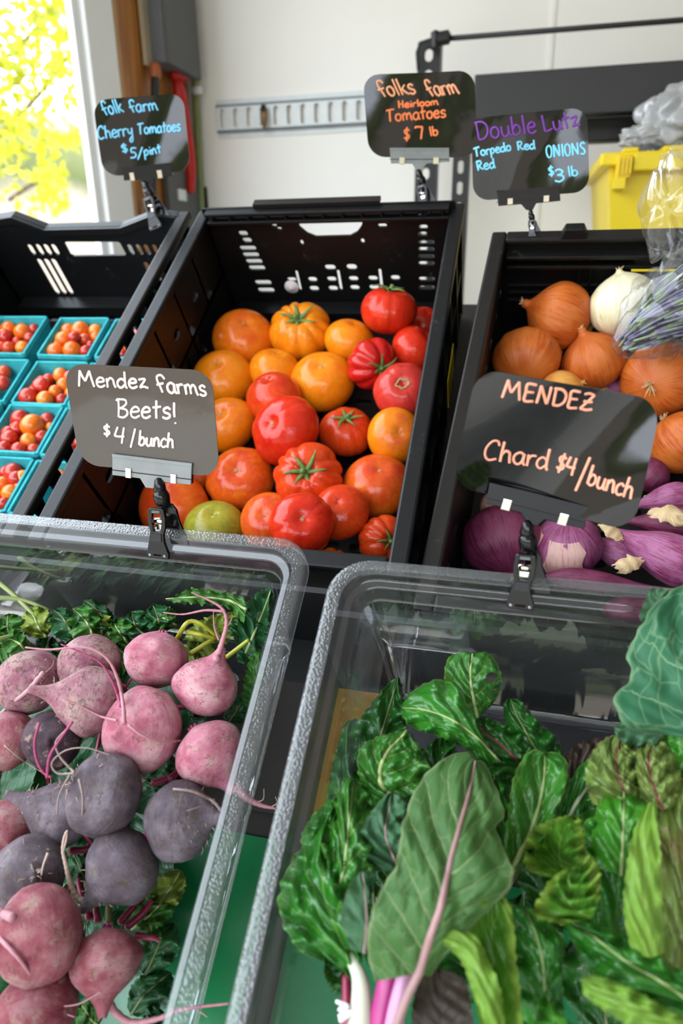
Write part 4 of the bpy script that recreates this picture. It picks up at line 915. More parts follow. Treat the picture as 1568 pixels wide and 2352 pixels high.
# px, py, r, mesh, skin, end (offset of the visible end in radii), end part, label
TOM = [
 (972, 745, 40, 'smooth', 'red', (.2, .6), None, 'red tomato half hidden at the back right corner of the tomato crate'),
 (565, 782, 70, 'smooth', 'orange', (.08, .42), 'scar', 'orange tomato with red blush at the back left of the crate'),
 (699, 764, 70, 'ribbed', 'yellow', (-.08, .36), 'calyx', 'deeply ribbed pale orange tomato with a green calyx'),
 (812, 770, 56, 'smooth', 'yellow', (.3, .7), None, 'yellow orange tomato tucked behind the red one with a curled stem'),
 (884, 742, 63, 'lobed', 'red', (.06, .86), 'calyx', 'lobed red tomato with curled green stem at the top of the pile'),
 (970, 790, 54, 'smooth', 'red', (.5, .5), None, 'red tomato pressed against the right crate wall near the back'),
 (510, 868, 68, 'smooth', 'yellow', (-.1, .55), 'scar', 'yellow tomato just above the right corner of the beets sign'),
 (624, 857, 56, 'smooth', 'yellow', (.2, .7), None, 'small plain yellow tomato between two larger yellow ones'),
 (743, 878, 70, 'smooth', 'yellow', (-.05, .42), 'scar', 'large golden tomato with small dark specks in the middle of the crate'),
 (862, 852, 61, 'deep', 'deepred', (.45, -.35), 'calyx', 'dark red pleated tomato lying on its side with its stem facing right'),
 (921, 900, 64, 'lobed', 'pinkred', (-.1, .2), 'ring', 'pinkish red tomato with a ring shaped brown scar'),
 (637, 925, 62, 'tall', 'orangered', (-.2, .75), None, 'orange red tomato peeking out behind the biggest red one'),
 (530, 972, 64, 'lobed', 'pinkyellow', (-.25, .42), 'scar', 'orange tomato half covered by the right edge of the beets sign'),
 (798, 992, 60, 'lobed', 'orangered', (0, .58), 'calyx', 'orange red tomato with a starry green calyx in the middle of the crate'),
 (905, 992, 62, 'smooth', 'pinkyellow', (.2, .08), 'scar', 'yellow tomato with pink blushed end by the right crate wall'),
 (658, 992, 78, 'lobed', 'red', (-.5, .2), 'scar', 'biggest glossy red tomato in the middle of the crate'),
 (455, 1098, 34, 'smooth', 'bigorange', (0, .6), None, 'small orange tomato peeking out under the beets sign'),
 (552, 1103, 75, 'lobed', 'blush', (-.05, .38), 'scar', 'orange tomato with rosy blush and a long pale crack'),
 (860, 1118, 75, 'smooth', 'blush', (.05, .52), 'scar', 'wide orange tomato against the right crate wall'),
 (400, 1172, 82, 'smooth', 'bigorange', (-.5, -.1), None, 'big orange tomato behind the clip of the beets sign'),
 (707, 1100, 78, 'ribbed', 'orangered', (-.1, .18), 'calyx', 'broad ribbed red tomato with dry calyx and pale scars'),
 (490, 1206, 66, 'smooth', 'green', (.1, .6), None, 'only green tomato, low at the front of the crate'),
 (615, 1192, 65, 'smooth', 'blush', (-.08, .32), 'scar', 'orange tomato with a dark red spot, right of the green one'),
 (765, 1180, 64, 'smooth', 'orangered', (-.2, .5), None, 'orange red tomato mostly hidden behind the front red one'),
 (865, 1232, 58, 'ribbed', 'orangered', (.4, .0), 'calyx', 'small ribbed red tomato with stem in the front right corner'),
 (733, 1212, 72, 'lobed', 'red', (.08, .28), 'scar', 'shiny red tomato with star shaped scar at the front'),
 (748, 1290, 58, 'ribbed', 'orange', (0, .6), None, 'ribbed yellow orange tomato right above the gap between the clear bins'),
]
for (x, y, r, mk, sk, en, ep, lab), (pos, R) in zip(TOM, settle([(q[0], q[1], q[2]) for q in TOM], FM, -.189, .93, .86, (.021, .403, .022, .612), 1.05)):
    ex, ey = en; az = math.sqrt(max(.05, 1 - ex * ex - ey * ey))
    o = obj('tomato', TM[mk], None, None, axis_matrix(pos, cam_axis(ex, ey, az), R, random.uniform(0, 6)))
    o.data = TM[mk].copy(); o.data.materials.append(TMAT[sk])
    tag(o, lab, 'tomato', 'heirloom tomatoes in the middle crate')
    topz = {'smooth': .74, 'lobed': .63, 'ribbed': .52, 'deep': .52, 'tall': .8}[mk]
    if ep == 'calyx': obj('calyx', CALYX, M['calyx'], o, loc((0, 0, topz - .02)) @ Matrix.Diagonal((1.35, 1.35, 1.5, 1)))
    elif ep == 'scar': obj('blossom_scar', SCAR, M['scar'], o, loc((0, 0, topz)))
    elif ep == 'ring': obj('ring_scar', RING, M['scar'], o, loc((0, 0, topz + .07)))

# ---------------------------------------------------------------- pint boxes and cherry tomatoes
def pulp_mat():
    t = NT('turquoise moulded pulp'); o = t.obj(); n = t.noise(o, 30, 5, .7); f = t.noise(o, 420, 3)
    col = t.ramp(n, [(.3, lin('268a94')), (.55, lin('3aa5ac')), (.75, lin('58bcbe'))])
    b = t.bsdf(col, .85, Specular_IOR_Level=.2); t.l(t.bump(f, .6, .0012), b.inputs['Normal']); return t.done(b.outputs[0])
M['pulp'] = pulp_mat()
def pint_mesh(S, Hh):
    m = MB(); r = np.random.default_rng(3)
    def lp(ins, z, rad, wob=0): return [(x, y, z + (wob * math.sin(i * 1.7) if wob else 0)) for i, (x, y) in enumerate(rrect(-S / 2 + ins, S / 2 - ins, -S / 2 + ins, S / 2 - ins, rad, 5))]
    m.loft([lp(.013, 0, .008), lp(.011, .004, .008), lp(.002, Hh - .012, .006), lp(.0, Hh - .006, .006, .0006), lp(.001, Hh, .006, .0008), lp(.0045, Hh, .005, .0008), lp(.006, Hh - .008, .005), lp(.0145, .006, .006)], cap0=True, cap1=True)
    return mesh('pint box', m.v, m.f, False)
PS, PH, PR = .096, .074, -.092
PINT = pint_mesh(PS, PH)
PM = Matrix.Identity(4)
grid = {}
for key, (cx, cy), lab in (
  ('A', (-.306, .438), 'turquoise pulp pint box at the back left of the cherry tomato crate'),
  ('B', (-.188, .436), 'turquoise pulp pint box in the middle of the back row'),
  ('C', (-.0835, .434), 'turquoise pulp pint box at the back against the crate wall'),
  ('D', (-.288, .333), 'turquoise pulp pint box cut by the picture edge in the second row'),
  ('E', (-.181, .331), 'turquoise pulp pint box left of the top of the beets sign'),
  ('E2', (-.0835, .330), 'turquoise pulp pint box hidden behind the top of the beets sign'),
  ('F', (-.181, .237), 'turquoise pulp pint box in the third row topped by one big orange cherry tomato'),
  ('G', (-.0835, .235), 'turquoise pulp pint box behind the left edge of the beets sign'),
  ('F0', (-.289, .238), 'turquoise pulp pint box at the far left of the third row'),
  ('H', (-.181, .136), 'turquoise pulp pint box at the front of the crate by the clear rim'),
  ('I', (-.0835, .134), 'turquoise pulp pint box in the front corner behind the crate rim')):
    u, v = cx + .44, cy
    o = obj('pint_box', PINT, M['pulp'], None, FL.mat() @ loc((u, v, PR - PH)))
    tag(o, lab, 'pint box', 'turquoise pint boxes of cherry tomatoes'); grid[key] = (u, v)
    if key == 'A': M_first = o
def cherry_mat(name, c, d):
    t = NT(name); o = t.obj(); s = t.sep(o); n = t.noise(o, 1.5, 3)
    col = t.mix(t.step(t.math('ADD', s[2], n), .5, 1.4), lin(c), lin(d))
    return t.done(t.bsdf(col, .2, Subsurface_Weight=.1, Subsurface_Scale=.05, Coat_Weight=.15).outputs[0])
CH = {'r': cherry_mat('red cherry tomato skin', 'a81e12', 'bc321e'), 'o': cherry_mat('orange cherry tomato skin', 'dc6410', 'e07c1c'), 'm': cherry_mat('orange red cherry tomato skin', 'c23a12', 'cc4c1a')}
def cherry_mesh():
    vs = []; nu, nv = 28, 18
    for i in range(nv + 1):
        th = math.pi * i / nv
        for j in range(nu):
            p = 2 * math.pi * j / nu; z = .97 * math.cos(th); rho = math.sin(th)
            if z > 0: z -= .10 * math.exp(-(rho / .2) ** 2)
            vs.append((rho * math.cos(p), rho * math.sin(p), z))
    return mesh('cherry tomato', vs, [(i * nu + j, (i + 1) * nu + j, (i + 1) * nu + (j + 1) % nu, i * nu + (j + 1) % nu) for i in range(nv) for j in range(nu)])
CHM = {k: cherry_mesh() for k in CH}
for k in CH: CHM[k].materials.append(CH[k])
cs = 420 / 1568
CHERRY = {
 'A': (0, 690, [(215, 215, 50, 'm'), (300, 240, 46, 'r'), (62, 240, 62, 'o'), (190, 272, 66, 'o'), (255, 322, 46, 'r'), (150, 350, 40, 'r'), (48, 320, 60, 'r'), (195, 408, 58, 'o'), (75, 410, 58, 'm'), (-10, 400, 50, 'm'), (-60, 300, 60, 'o'), (-70, 390, 55, 'r')]),
 'B': (0, 690, [(537, 228, 58, 'o'), (850, 215, 58, 'o'), (612, 275, 44, 'o'), (705, 242, 75, 'o'), (820, 318, 46, 'o'), (710, 335, 56, 'm'), (550, 337, 70, 'o'), (780, 388, 42, 'r'), (440, 380, 50, 'o'), (740, 440, 54, 'r'), (622, 418, 76, 'o'), (475, 437, 70, 'o'), (660, 330, 50, 'r')]),
 'C': (0, 690, [(1000, 255, 62, 'o'), (1100, 280, 50, 'o'), (1045, 318, 54, 'o'), (1130, 350, 50, 'm'), (1025, 392, 44, 'o'), (1110, 410, 50, 'o'), (950, 380, 60, 'r'), (1060, 460, 45, 'r'), (940, 458, 60, 'r'), (1180, 300, 50, 'm')]),
 'D': (0, 690, [(28, 612, 62, 'm'), (-60, 640, 60, 'r'), (-40, 720, 60, 'o'), (12, 712, 62, 'r'), (-110, 700, 60, 'r')]),
 'E': (0, 690, [(415, 682, 52, 'r'), (525, 642, 62, 'o'), (600, 660, 56, 'm'), (640, 720, 56, 'r'), (265, 692, 48, 'm'), (545, 737, 58, 'o'), (360, 737, 76, 'r'), (485, 777, 52, 'o'), (230, 782, 62, 'r'), (620, 800, 56, 'o'), (530, 850, 54, 'r'), (300, 862, 46, 'o'), (240, 862, 40, 'o'), (405, 837, 70, 'o'), (150, 820, 74, 'r')]),
 'F': (0, 900, [(410, 237, 60, 'r'), (195, 197, 74, 'r'), (85, 247, 60, 'r'), (430, 300, 40, 'o'), (280, 290, 96, 'o'), (140, 322, 66, 'r'), (40, 352, 62, 'r'), (360, 387, 58, 'r'), (75, 412, 72, 'r'), (245, 420, 66, 'o'), (295, 497, 56, 'r'), (45, 472, 62, 'r'), (170, 492, 66, 'r')]),
 'G': (0, 900, [(612, 292, 54, 'r'), (680, 330, 54, 'r'), (565, 392, 42, 'o'), (690, 440, 54, 'r'), (500, 482, 66, 'r'), (600, 500, 56, 'r'), (650, 545, 44, 'o')]),
 'H': (0, 900, [(345, 690, 40, 'r'), (165, 602, 78, 'r'), (60, 692, 60, 'r'), (270, 742, 66, 'o'), (145, 747, 72, 'r'), (22, 792, 66, 'o'), (215, 842, 56, 'm'), (90, 872, 74, 'o'), (130, 972, 54, 'm'), (55, 962, 58, 'r'), (-20, 900, 60, 'm')]),
 'I': (0, 900, [(605, 645, 50, 'r'), (540, 690, 46, 'o'), (510, 760, 46, 'o'), (600, 730, 46, 'o')]),
 'F0': (0, 900, [(-80, 300, 70, 'r'), (-60, 400, 70, 'o')]),
}
BOXN = {'A': 'back left pint box', 'B': 'back row middle pint box', 'C': 'back pint box by the crate wall', 'D': 'second row pint box at the left edge', 'E': 'pint box left of the beets sign', 'F': 'pint box with one big orange one',
        'G': 'pint box partly behind the beets sign', 'H': 'front pint box by the clear rim', 'I': 'front corner pint box', 'F0': 'third row far left pint box'}
CN = {'r': 'red', 'o': 'orange', 'm': 'orange red'}; ORD = ['leftmost', 'second', 'third', 'fourth', 'fifth', 'sixth', 'seventh', 'eighth', 'ninth', 'tenth', 'eleventh', 'twelfth']
for key, (ox, oy, lst) in CHERRY.items():
    its = [(ox + a * cs, oy + b * cs, r * cs) for a, b, r, c in lst]
    u0, v0 = grid[key]
    res = settle(its, FL, PR - .026, .86, .9, None, 1.06)
    order = {}
    for c in 'rom':
        ids = sorted([k for k, q in enumerate(lst) if q[3] == c], key=lambda k: lst[k][0])
        for n_, k in enumerate(ids): order[k] = (n_, len(ids))
    for k, (a, b, r, c) in enumerate(lst):
        pos, R = res[k]; lp = FL.l(pos)
        lp[0] = min(max(lp[0], u0 - PS / 2 + R + .005), u0 + PS / 2 - R - .005); lp[1] = min(max(lp[1], v0 - PS / 2 + R + .005), v0 + PS / 2 - R - .005)
        pos = FL.w(*lp)
        n_, tot = order[k]
        nm = f'{CN[c]} cherry tomato in the {BOXN[key]}' if tot == 1 else (f'leftmost {CN[c]} cherry tomato in the {BOXN[key]}' if n_ == 0 else f'{ORD[n_]} {CN[c]} cherry tomato from left, {BOXN[key]}')
        ax = rng.normal(size=3) + np.array([0, -.5, .6])
        o = obj('cherry_tomato', CHM[c], None, None, axis_matrix(pos, ax, R))
        tag(o, nm, 'cherry tomato', 'cherry tomatoes in the pint boxes')

# ---------------------------------------------------------------- onions
def onion_mesh(name, prof, nu=56, ridg=.012, seed=0):
    r = np.random.default_rng(seed); ph = r.uniform(0, 6.28, 4); P = spline(prof, 44); vs = []
    for (z, rr) in P:
        for j in range(nu):
            p = 2 * math.pi * j / nu; k = 1 + ridg * math.sin(9 * p + ph[0] + z) + ridg * .7 * math.sin(17 * p + ph[1]) + .02 * math.sin(2 * p + ph[2])
            vs.append((rr * k * math.cos(p), rr * k * math.sin(p), z))
    n = len(P); fs = [(i * nu + j, i * nu + (j + 1) % nu, (i + 1) * nu + (j + 1) % nu, (i + 1) * nu + j) for i in range(n - 1) for j in range(nu)]
    fs += [tuple(range(nu))[::-1], tuple((n - 1) * nu + j for j in range(nu))]
    return mesh(name, vs, fs)
ON = onion_mesh('onion', [(-.90, .03), (-.88, .14), (-.74, .55), (-.4, .9), (0, 1), (.36, .92), (.64, .66), (.82, .38), (.94, .19), (1.02, .13), (1.10, .13), (1.15, .10)])
ON2 = onion_mesh('onion round', [(-.88, .03), (-.86, .14), (-.72, .56), (-.4, .9), (0, 1), (.38, .93), (.68, .70), (.85, .45), (.94, .24), (.99, .12), (1.04, .09), (1.08, .07)], seed=2)
TP = onion_mesh('torpedo onion', [(-1.5, .04), (-1.46, .16), (-1.2, .55), (-.7, .92), (-.1, 1), (.6, .86), (1.2, .58), (1.7, .34), (2.1, .2), (2.4, .17), (2.55, .2)], seed=3)
def onion_mat(name, stops, dark, rough=.3, streak=.45):
    t = NT(name); o = t.obj(); s = t.sep(o)
    nv = t.n('ShaderNodeVectorMath', operation='NORMALIZE'); t.l(t.comb(s[0], s[1], 0.0), nv.inputs[0])
    q = t.sep(nv.outputs[0]); v = t.comb(t.math('MULTIPLY', q[0], 7.0), t.math('MULTIPLY', q[1], 7.0), t.math('MULTIPLY', s[2], .7))
    st = t.noise(v, 2.2, 5, .7, .3); bl = t.noise(o, 1.7, 4)
    col = t.ramp(t.math('ADD', t.math('MULTIPLY', st, .6), t.math('MULTIPLY', bl, .4)), [(.3 + .12 * i, lin(c)) for i, c in enumerate(stops)])
    col = t.mix(t.math('MULTIPLY', t.step(t.noise(o, 5, 5, .7), .6, .74), streak), col, lin(dark))
    b = t.bsdf(col, t.math('MULTIPLY_ADD', bl, .2, rough - .08), Specular_IOR_Level=.32)
    t.l(t.bump(st, .22, .02), b.inputs['Normal']); return t.done(b.outputs[0])
OM = {'y': onion_mat('golden onion skin', ['90380f', 'b4501c', 'c66a2a'], '7d3a1a', .3), 'o': onion_mat('orange onion skin', ['c4702a', 'd98e3c', 'e3a352'], 'a85a20', .3),
      'w': onion_mat('pale peeled onion skin', ['c9bc7c', 'e4d9aa', 'efe6c6'], 'c98a4a', .28, .35), 'r': onion_mat('red onion skin', ['300c1a', '561c34', '763250'], '8a5a50', .34, .4),
      'v': onion_mat('violet onion skin', ['5c1a36', '7a2e52', '9c5a80'], '6a3040', .34, .3), 'p': onion_mat('pale pink onion skin', ['a0605a', 'c08a82', 'd4aaa0'], '8a4a44', .4, .3)}
M['dry'] = simple('dry straw skin', 'c9a878', .7, .3, 14)
def tuft(m, base, n, L, rad, seed, spread=.8):
    r = np.random.default_rng(seed)
    for k in range(n):
        a = r.uniform(0, 6.28); s = r.uniform(.1, spread); l = L * r.uniform(.5, 1.1); b = np.array(base)
        m.tube([b, b + np.array([math.cos(a) * s * l * .5, math.sin(a) * s * l * .5, l * .5]), b + np.array([math.cos(a) * s * l, math.sin(a) * s * l * 1.1, l * .85])], [rad, rad * .7, rad * .3], 5)
TUFT_TOP = MB(); tuft(TUFT_TOP, (0, 0, 1.08), 9, .2, .03, 2); 
TUFT_ROOT = MB(); tuft(TUFT_ROOT, (0, 0, 0), 26, .2, .018, 4, 1.4)
TT = mesh('dry neck', TUFT_TOP.v, TUFT_TOP.f); TR = mesh('roots', TUFT_ROOT.v, TUFT_ROOT.f)
ONI = [  # px, py, r, skin, neck direction (right, up, near), label, roots facing
 (1420, 892, 30, 'v', (0, 1, .2), 'small pink bulb tip between two golden onions', 0),
 (1432, 702, 78, 'w', (-.25, .93, .25), 'pale peeled white onion at the back of the onion crate', 0),
 (1278, 733, 78, 'y', (-.92, .38, -.05), 'golden onion lying sideways with neck pointing left at the back', 0),
 (1198, 815, 75, 'y', (.25, .75, -.5), 'golden onion at the left crate wall', 0),
 (1355, 830, 72, 'y', (-.42, .8, .25), 'golden onion with neck pointing up at the middle of the pile', 0),
 (1283, 885, 50, 'o', (.7, .3, .4), 'small orange onion peeking over the top of the chard sign', 0),
 (1512, 872, 88, 'y', (.5, .25, -.6), 'large golden onion with dry roots facing front', 1),
 (1565, 1015, 76, 'y', (.3, -.6, .3), 'golden onion at the right picture edge under the rooted one', 0),
 (1492, 1092, 44, 'r', (.4, .5, .2), 'dark red onion peeking out behind the right edge of the chard sign', 0),
 (1150, 1180, 52, 'p', (.5, .5, .2), 'pinkish onion behind the two red onions and the chard clip', 0),
 (1098, 1228, 88, 'r', (.15, -.75, .45), 'big dark red onion left of the chard sign clip', 0),
 (1290, 1252, 76, 'v', (-.2, .75, .5), 'red onion with split papery skin right of the chard sign clip', 0),
]
for (x, y, r, sk, ax, lab, rt), (pos, R) in zip(ONI, settle([(q[0], q[1], q[2]) for q in ONI], FU, -.172, .9, .9, (.018, .406, .044, .583))):
    short = 'neck pointing' not in lab; me = (ON2 if short else ON).copy(); me.materials.append(OM[sk])
    o = obj('onion', me, None, None, axis_matrix(pos, cam_axis(*ax), R, random.uniform(0, 6)))
    tag(o, lab, 'onion', 'onions in the right crate')
    obj('dry_neck', TT, M['dry'], o, loc((0, 0, -.10 if short else 0)))
    obj('roots', TR, M['dry'], o, loc((0, 0, -.86)) @ Matrix.Rotation(math.pi, 4, 'X'))
    if 'split' in lab:   # loose papery flaps of skin
        m = MB()
        for a0, a1 in ((-.35, .35), (.75, 1.9)):
            rows = []
            for zz, rr in ((-.5, .90), (-.2, 1.0), (.1, 1.035), (.4, .96), (.66, .72)):
                rows.append([(rr * 1.03 * math.cos(a), rr * 1.03 * math.sin(a), zz) for a in np.linspace(a0 + .12 * math.sin(zz * 5), a1 - .1 * math.cos(zz * 7), 12)])
            m.loft(rows, close=False)
        m.build('loose_skin', OM['p'], o, smooth=True)
def between(p0, p1, F, h0, h1): return F.w(*F.at(*p0, h0)), F.w(*F.at(*p1, h1))
TOR = [ # root px, neck px, half width px, h root, h neck, skin, label
 ((1600, 1130), (1440, 1165), 34, -.10, -.115, 'v', 'torpedo onion with a fresh green sprout at the right edge'),
 ((1660, 1210), (1420, 1195), 42, -.10, -.12, 'r', 'dark torpedo onion lying under the sprouting one'),
 ((1480, 1300), (1330, 1230), 34, -.13, -.13, 'v', 'torpedo onion in the shade right of the split red onion'),
 ((1640, 1330), (1395, 1212), 58, -.055, -.075, 'v', 'large streaked torpedo onion with its neck pointing to the chard sign'),
 ((1250, 1322), (1520, 1352), 26, -.09, -.09, 'r', 'slim torpedo onion lying along the clear rim'),
 ((1380, 1400), (1620, 1420), 40, -.12, -.12, 'r', 'torpedo onion seen through the clear bin back'),
]
for k, (a, b, hw, h0, h1, sk, lab) in enumerate(TOR):
    A, B = between(a, b, FU, h0, h1); ax = B - A; L = np.linalg.norm(ax); mid = (A + B) / 2
    R = hw / FPX * np.dot(mid - CAM, -CR[:, 2]); zs = L / 4.05 / R
    me = TP.copy(); me.materials.append(OM[sk])
    o = obj('torpedo_onion', me, None, None, axis_matrix(A + ax * (1.5 / 4.05), ax, R, k) @ Matrix.Diagonal((1, 1, zs, 1)))
    tag(o, lab, 'onion', 'torpedo onions in the right crate')
    m = MB(); tuft(m, (0, 0, 2.5), 8, .5, .05, k, .6); m.build('dry_neck', M['dry'], o, smooth=True)
    if k == 0:
        pts = [o.matrix_world.inverted() @ Vector(at_depth(x, y, np.dot(B - CAM, -CR[:, 2]) * .985).tolist()) for x, y in ((1470, 1156), (1500, 1151), (1535, 1156), (1590, 1172))]
        m = MB(); m.tube([np.array(p) for p in spline([tuple(p) for p in pts], 10)], [.17, .2, .2, .19, .18, .17, .16, .15, .13, .1], 10); m.build('green_sprout', simple('fresh sprout', 'a9cc4a', .45, .2, 3), o, smooth=True)
# papery scraps of skin among the torpedo onions
def paper(label, px, h, s, seed):
    r = np.random.default_rng(seed); m = MB(); rows = []; q1, q2 = r.uniform(0, 6, 2)
    for i in range(13):
        f = i / 12; w = s * (.55 * math.sin(math.pi * (.12 + .76 * f)) + .05 * math.sin(f * 19 + q1)); row = []
        for j in range(11):
            a = (j / 10 - .5) * 2.6 * (.6 + .5 * f); jag = (abs(j - 5) / 5) ** 3 * r.normal() * s * .05
            row.append(np.array([w * math.sin(a) + jag, (f - .5) * s * 1.7 + .12 * s * math.sin(j * 1.3 + q2) * (f > .8 or f < .15), w * .8 * math.cos(a) + .10 * s * math.sin(f * 5 + q1)]))
        rows.append(row)
    m.loft(rows, close=False); o = m.build('onion_skin', M['paper'], None, FU.mat() @ loc(FU.at(*px, h)) @ Matrix.Rotation(seed * 1.1, 4, 'Z') @ Matrix.Rotation(.3, 4, 'X'), smooth=True)
    return tag(o, label, 'onion skin', 'loose papery onion skins')
M['paper'] = onion_mat('papery onion skin', ['8a6236', 'b8935f', 'd6c09a'], '7a4a2a', .5, .4)
paper('torn papery skin at the neck of the large streaked torpedo onion', (1402, 1222), -.062, .016, 1)
paper('pale papery skin lying above the clear rim', (1440, 1300), -.055, .019, 2)
paper('brown papery skin under the green onion sprout', (1535, 1190), -.075, .024, 4)

# bag of dried herbs leaning in the right crate
A = FU.w(*FU.at(1425, 800, -.035)); B = at_depth(1720, 590, .80)
hb = thing('herb_bag', 'clear plastic bag of purple grey herb sprigs leaning in the onion crate', 'bag', loc(A))
ax = B - A; L = np.linalg.norm(ax)
Mx = axis_matrix((0, 0, 0), ax, 1)
m = MB(); rr = np.random.default_rng(8)
for k in range(110):
    a = rr.uniform(0, 6.28); q = rr.uniform(0, 1) ** .5; z0 = rr.uniform(0, .4) * L; z1 = z0 + rr.uniform(.2, .5) * L
    f = lambda z: (.014 + .030 * min(1, z / (L * .5)))
    m.tube([(f(z0) * q * math.cos(a), f(z0) * q * math.sin(a), z0), (f((z0 + z1) / 2) * q * math.cos(a + .3), f((z0 + z1) / 2) * q * math.sin(a + .3), (z0 + z1) / 2), (f(z1) * q * math.cos(a + .5), f(z1) * q * math.sin(a + .5), z1)], [.0016, .0018, .0012], 5)
def herb_mat():
    t = NT('dried herb sprigs'); n = t.noise(t.obj(), 60, 3)
    return t.done(t.bsdf(t.ramp(n, [(.3, lin('3c3450')), (.48, lin('7d7a94')), (.6, lin('7f9a5a')), (.75, lin('b9b8c8'))]), .7).outputs[0])
m.build('herb_sprigs', herb_mat(), hb, Mx, smooth=True)
m = MB(); loops = []; ph = rr.uniform(0, 6.28, 8)
for i in range(40):
    z = L * (-.03 + 1.0 * i / 39); f = i / 39; rad = .012 + .042 * math.sin(min(1, f * 1.9) * 1.57)
    loops.append([np.array([rad * (1 + .12 * math.sin(5 * a + ph[0] + f * 9) + .09 * math.sin(11 * a - f * 14 + ph[1]) + .05 * math.sin(19 * a + f * 30)) * math.cos(a), rad * (1 + .12 * math.sin(4 * a + ph[2] - f * 11) + .09 * math.sin(9 * a + f * 17)) * math.sin(a), z]) for a in np.linspace(0, 6.283, 56, endpoint=False)])
m.loft(loops, cap0=True).build('plastic_film', M['bag_clear'], hb, Mx, smooth=True)
crumple('film_fold', M['bag_clear'], hb, loc(at_depth(1550, 470, .82) - A), .045, 12, amp=.4, squash=(.8, .7, 1.3), freq=2.0, fold=.35)
# ================================================================ LEAVES
def leaf_mat(name, base, base2, vein, nv, slope=1.5, vw=.10, rough=.32, tert=.35, trans=.18, blotch=None, vmix=.8, coat=0, kb=.62, spec=.4, edge_at=(.93, 1.0), edge_c=None, edge_k=.5):
    t = NT(name); uv = t.uv(); s = t.sep(uv); o = t.obj()
    a = t.math('MULTIPLY', t.math('ABSOLUTE', t.math('SUBTRACT', s[0], .5)), 2.0)          # 0 at the midrib, 1 at the margin
    wob = t.math('MULTIPLY', t.math('SUBTRACT', t.noise(uv, 5, 3), .5), .55)
    side = t.math('MULTIPLY', t.math('GREATER_THAN', s[0], .5), .45)
    x = t.math('ADD', t.math('ADD', t.math('SUBTRACT', t.math('MULTIPLY', s[1], nv), t.math('MULTIPLY', t.math('POWER', a, .8), slope)), side), wob)
    f = t.math('ABSOLUTE', t.math('SUBTRACT', t.math('FRACT', x), .5))                      # 0 on a side vein
    thick = t.math('MULTIPLY_ADD', a, -.75 * vw, vw)
    v1 = t.math('SUBTRACT', 1.0, t.math('DIVIDE', f, thick), clamp=True)
    vo = t.n('ShaderNodeTexVoronoi', feature='DISTANCE_TO_EDGE'); vo.inputs['Scale'].default_value = 1.0
    t.l(t.comb(t.math('MULTIPLY', a, 4.2), t.math('MULTIPLY', x, 1.7), side), vo.inputs['Vector'])
    v2 = t.math('SUBTRACT', 1.0, t.math('DIVIDE', vo.outputs['Distance'], .055), clamp=True)
    mid = t.math('SUBTRACT', 1.0, t.math('DIVIDE', a, .035), clamp=True)
    vv = t.math('MAXIMUM', t.math('MAXIMUM', t.math('MULTIPLY', v1, .9), t.math('MULTIPLY', v2, tert)), mid)
    n = t.noise(o, 16, 4)
    col = t.ramp(n, [(.32, tuple(q * kb for q in lin(base))), (.68, tuple(q * kb for q in lin(base2)))])
    if blotch: col = t.mix(t.step(t.noise(o, 26, 4, .7), .52, .66), col, lin(blotch))
    col = t.mix(t.math('MULTIPLY', vv, vmix), col, tuple(q * .7 for q in lin(vein)))
    edge = t.step(a, *edge_at); col = t.mix(t.math('MULTIPLY', edge, edge_k), col, tuple(q * .55 for q in lin(edge_c or (vein if not blotch else base2))))
    hgt = t.math('MULTIPLY_ADD', v1, -.8, t.math('MULTIPLY', v2, -.45)); fine = t.noise(o, 240, 3)
    nrm = t.bump(t.math('MULTIPLY_ADD', fine, .15, hgt), .45, .001)
    b = t.bsdf(col, rough, Specular_IOR_Level=spec, Coat_Weight=coat, Coat_Roughness=.12); t.l(nrm, b.inputs['Normal'])
    tl = t.n('ShaderNodeBsdfTranslucent'); t.l(t.mix(.35, col, tuple(q * .55 for q in lin('a8c23a'))), tl.inputs[0])
    m = t.n('ShaderNodeMixShader'); m.inputs[0].default_value = trans; t.l(b.outputs[0], m.inputs[1]); t.l(tl.outputs[0], m.inputs[2])
    return t.done(m.outputs[0])
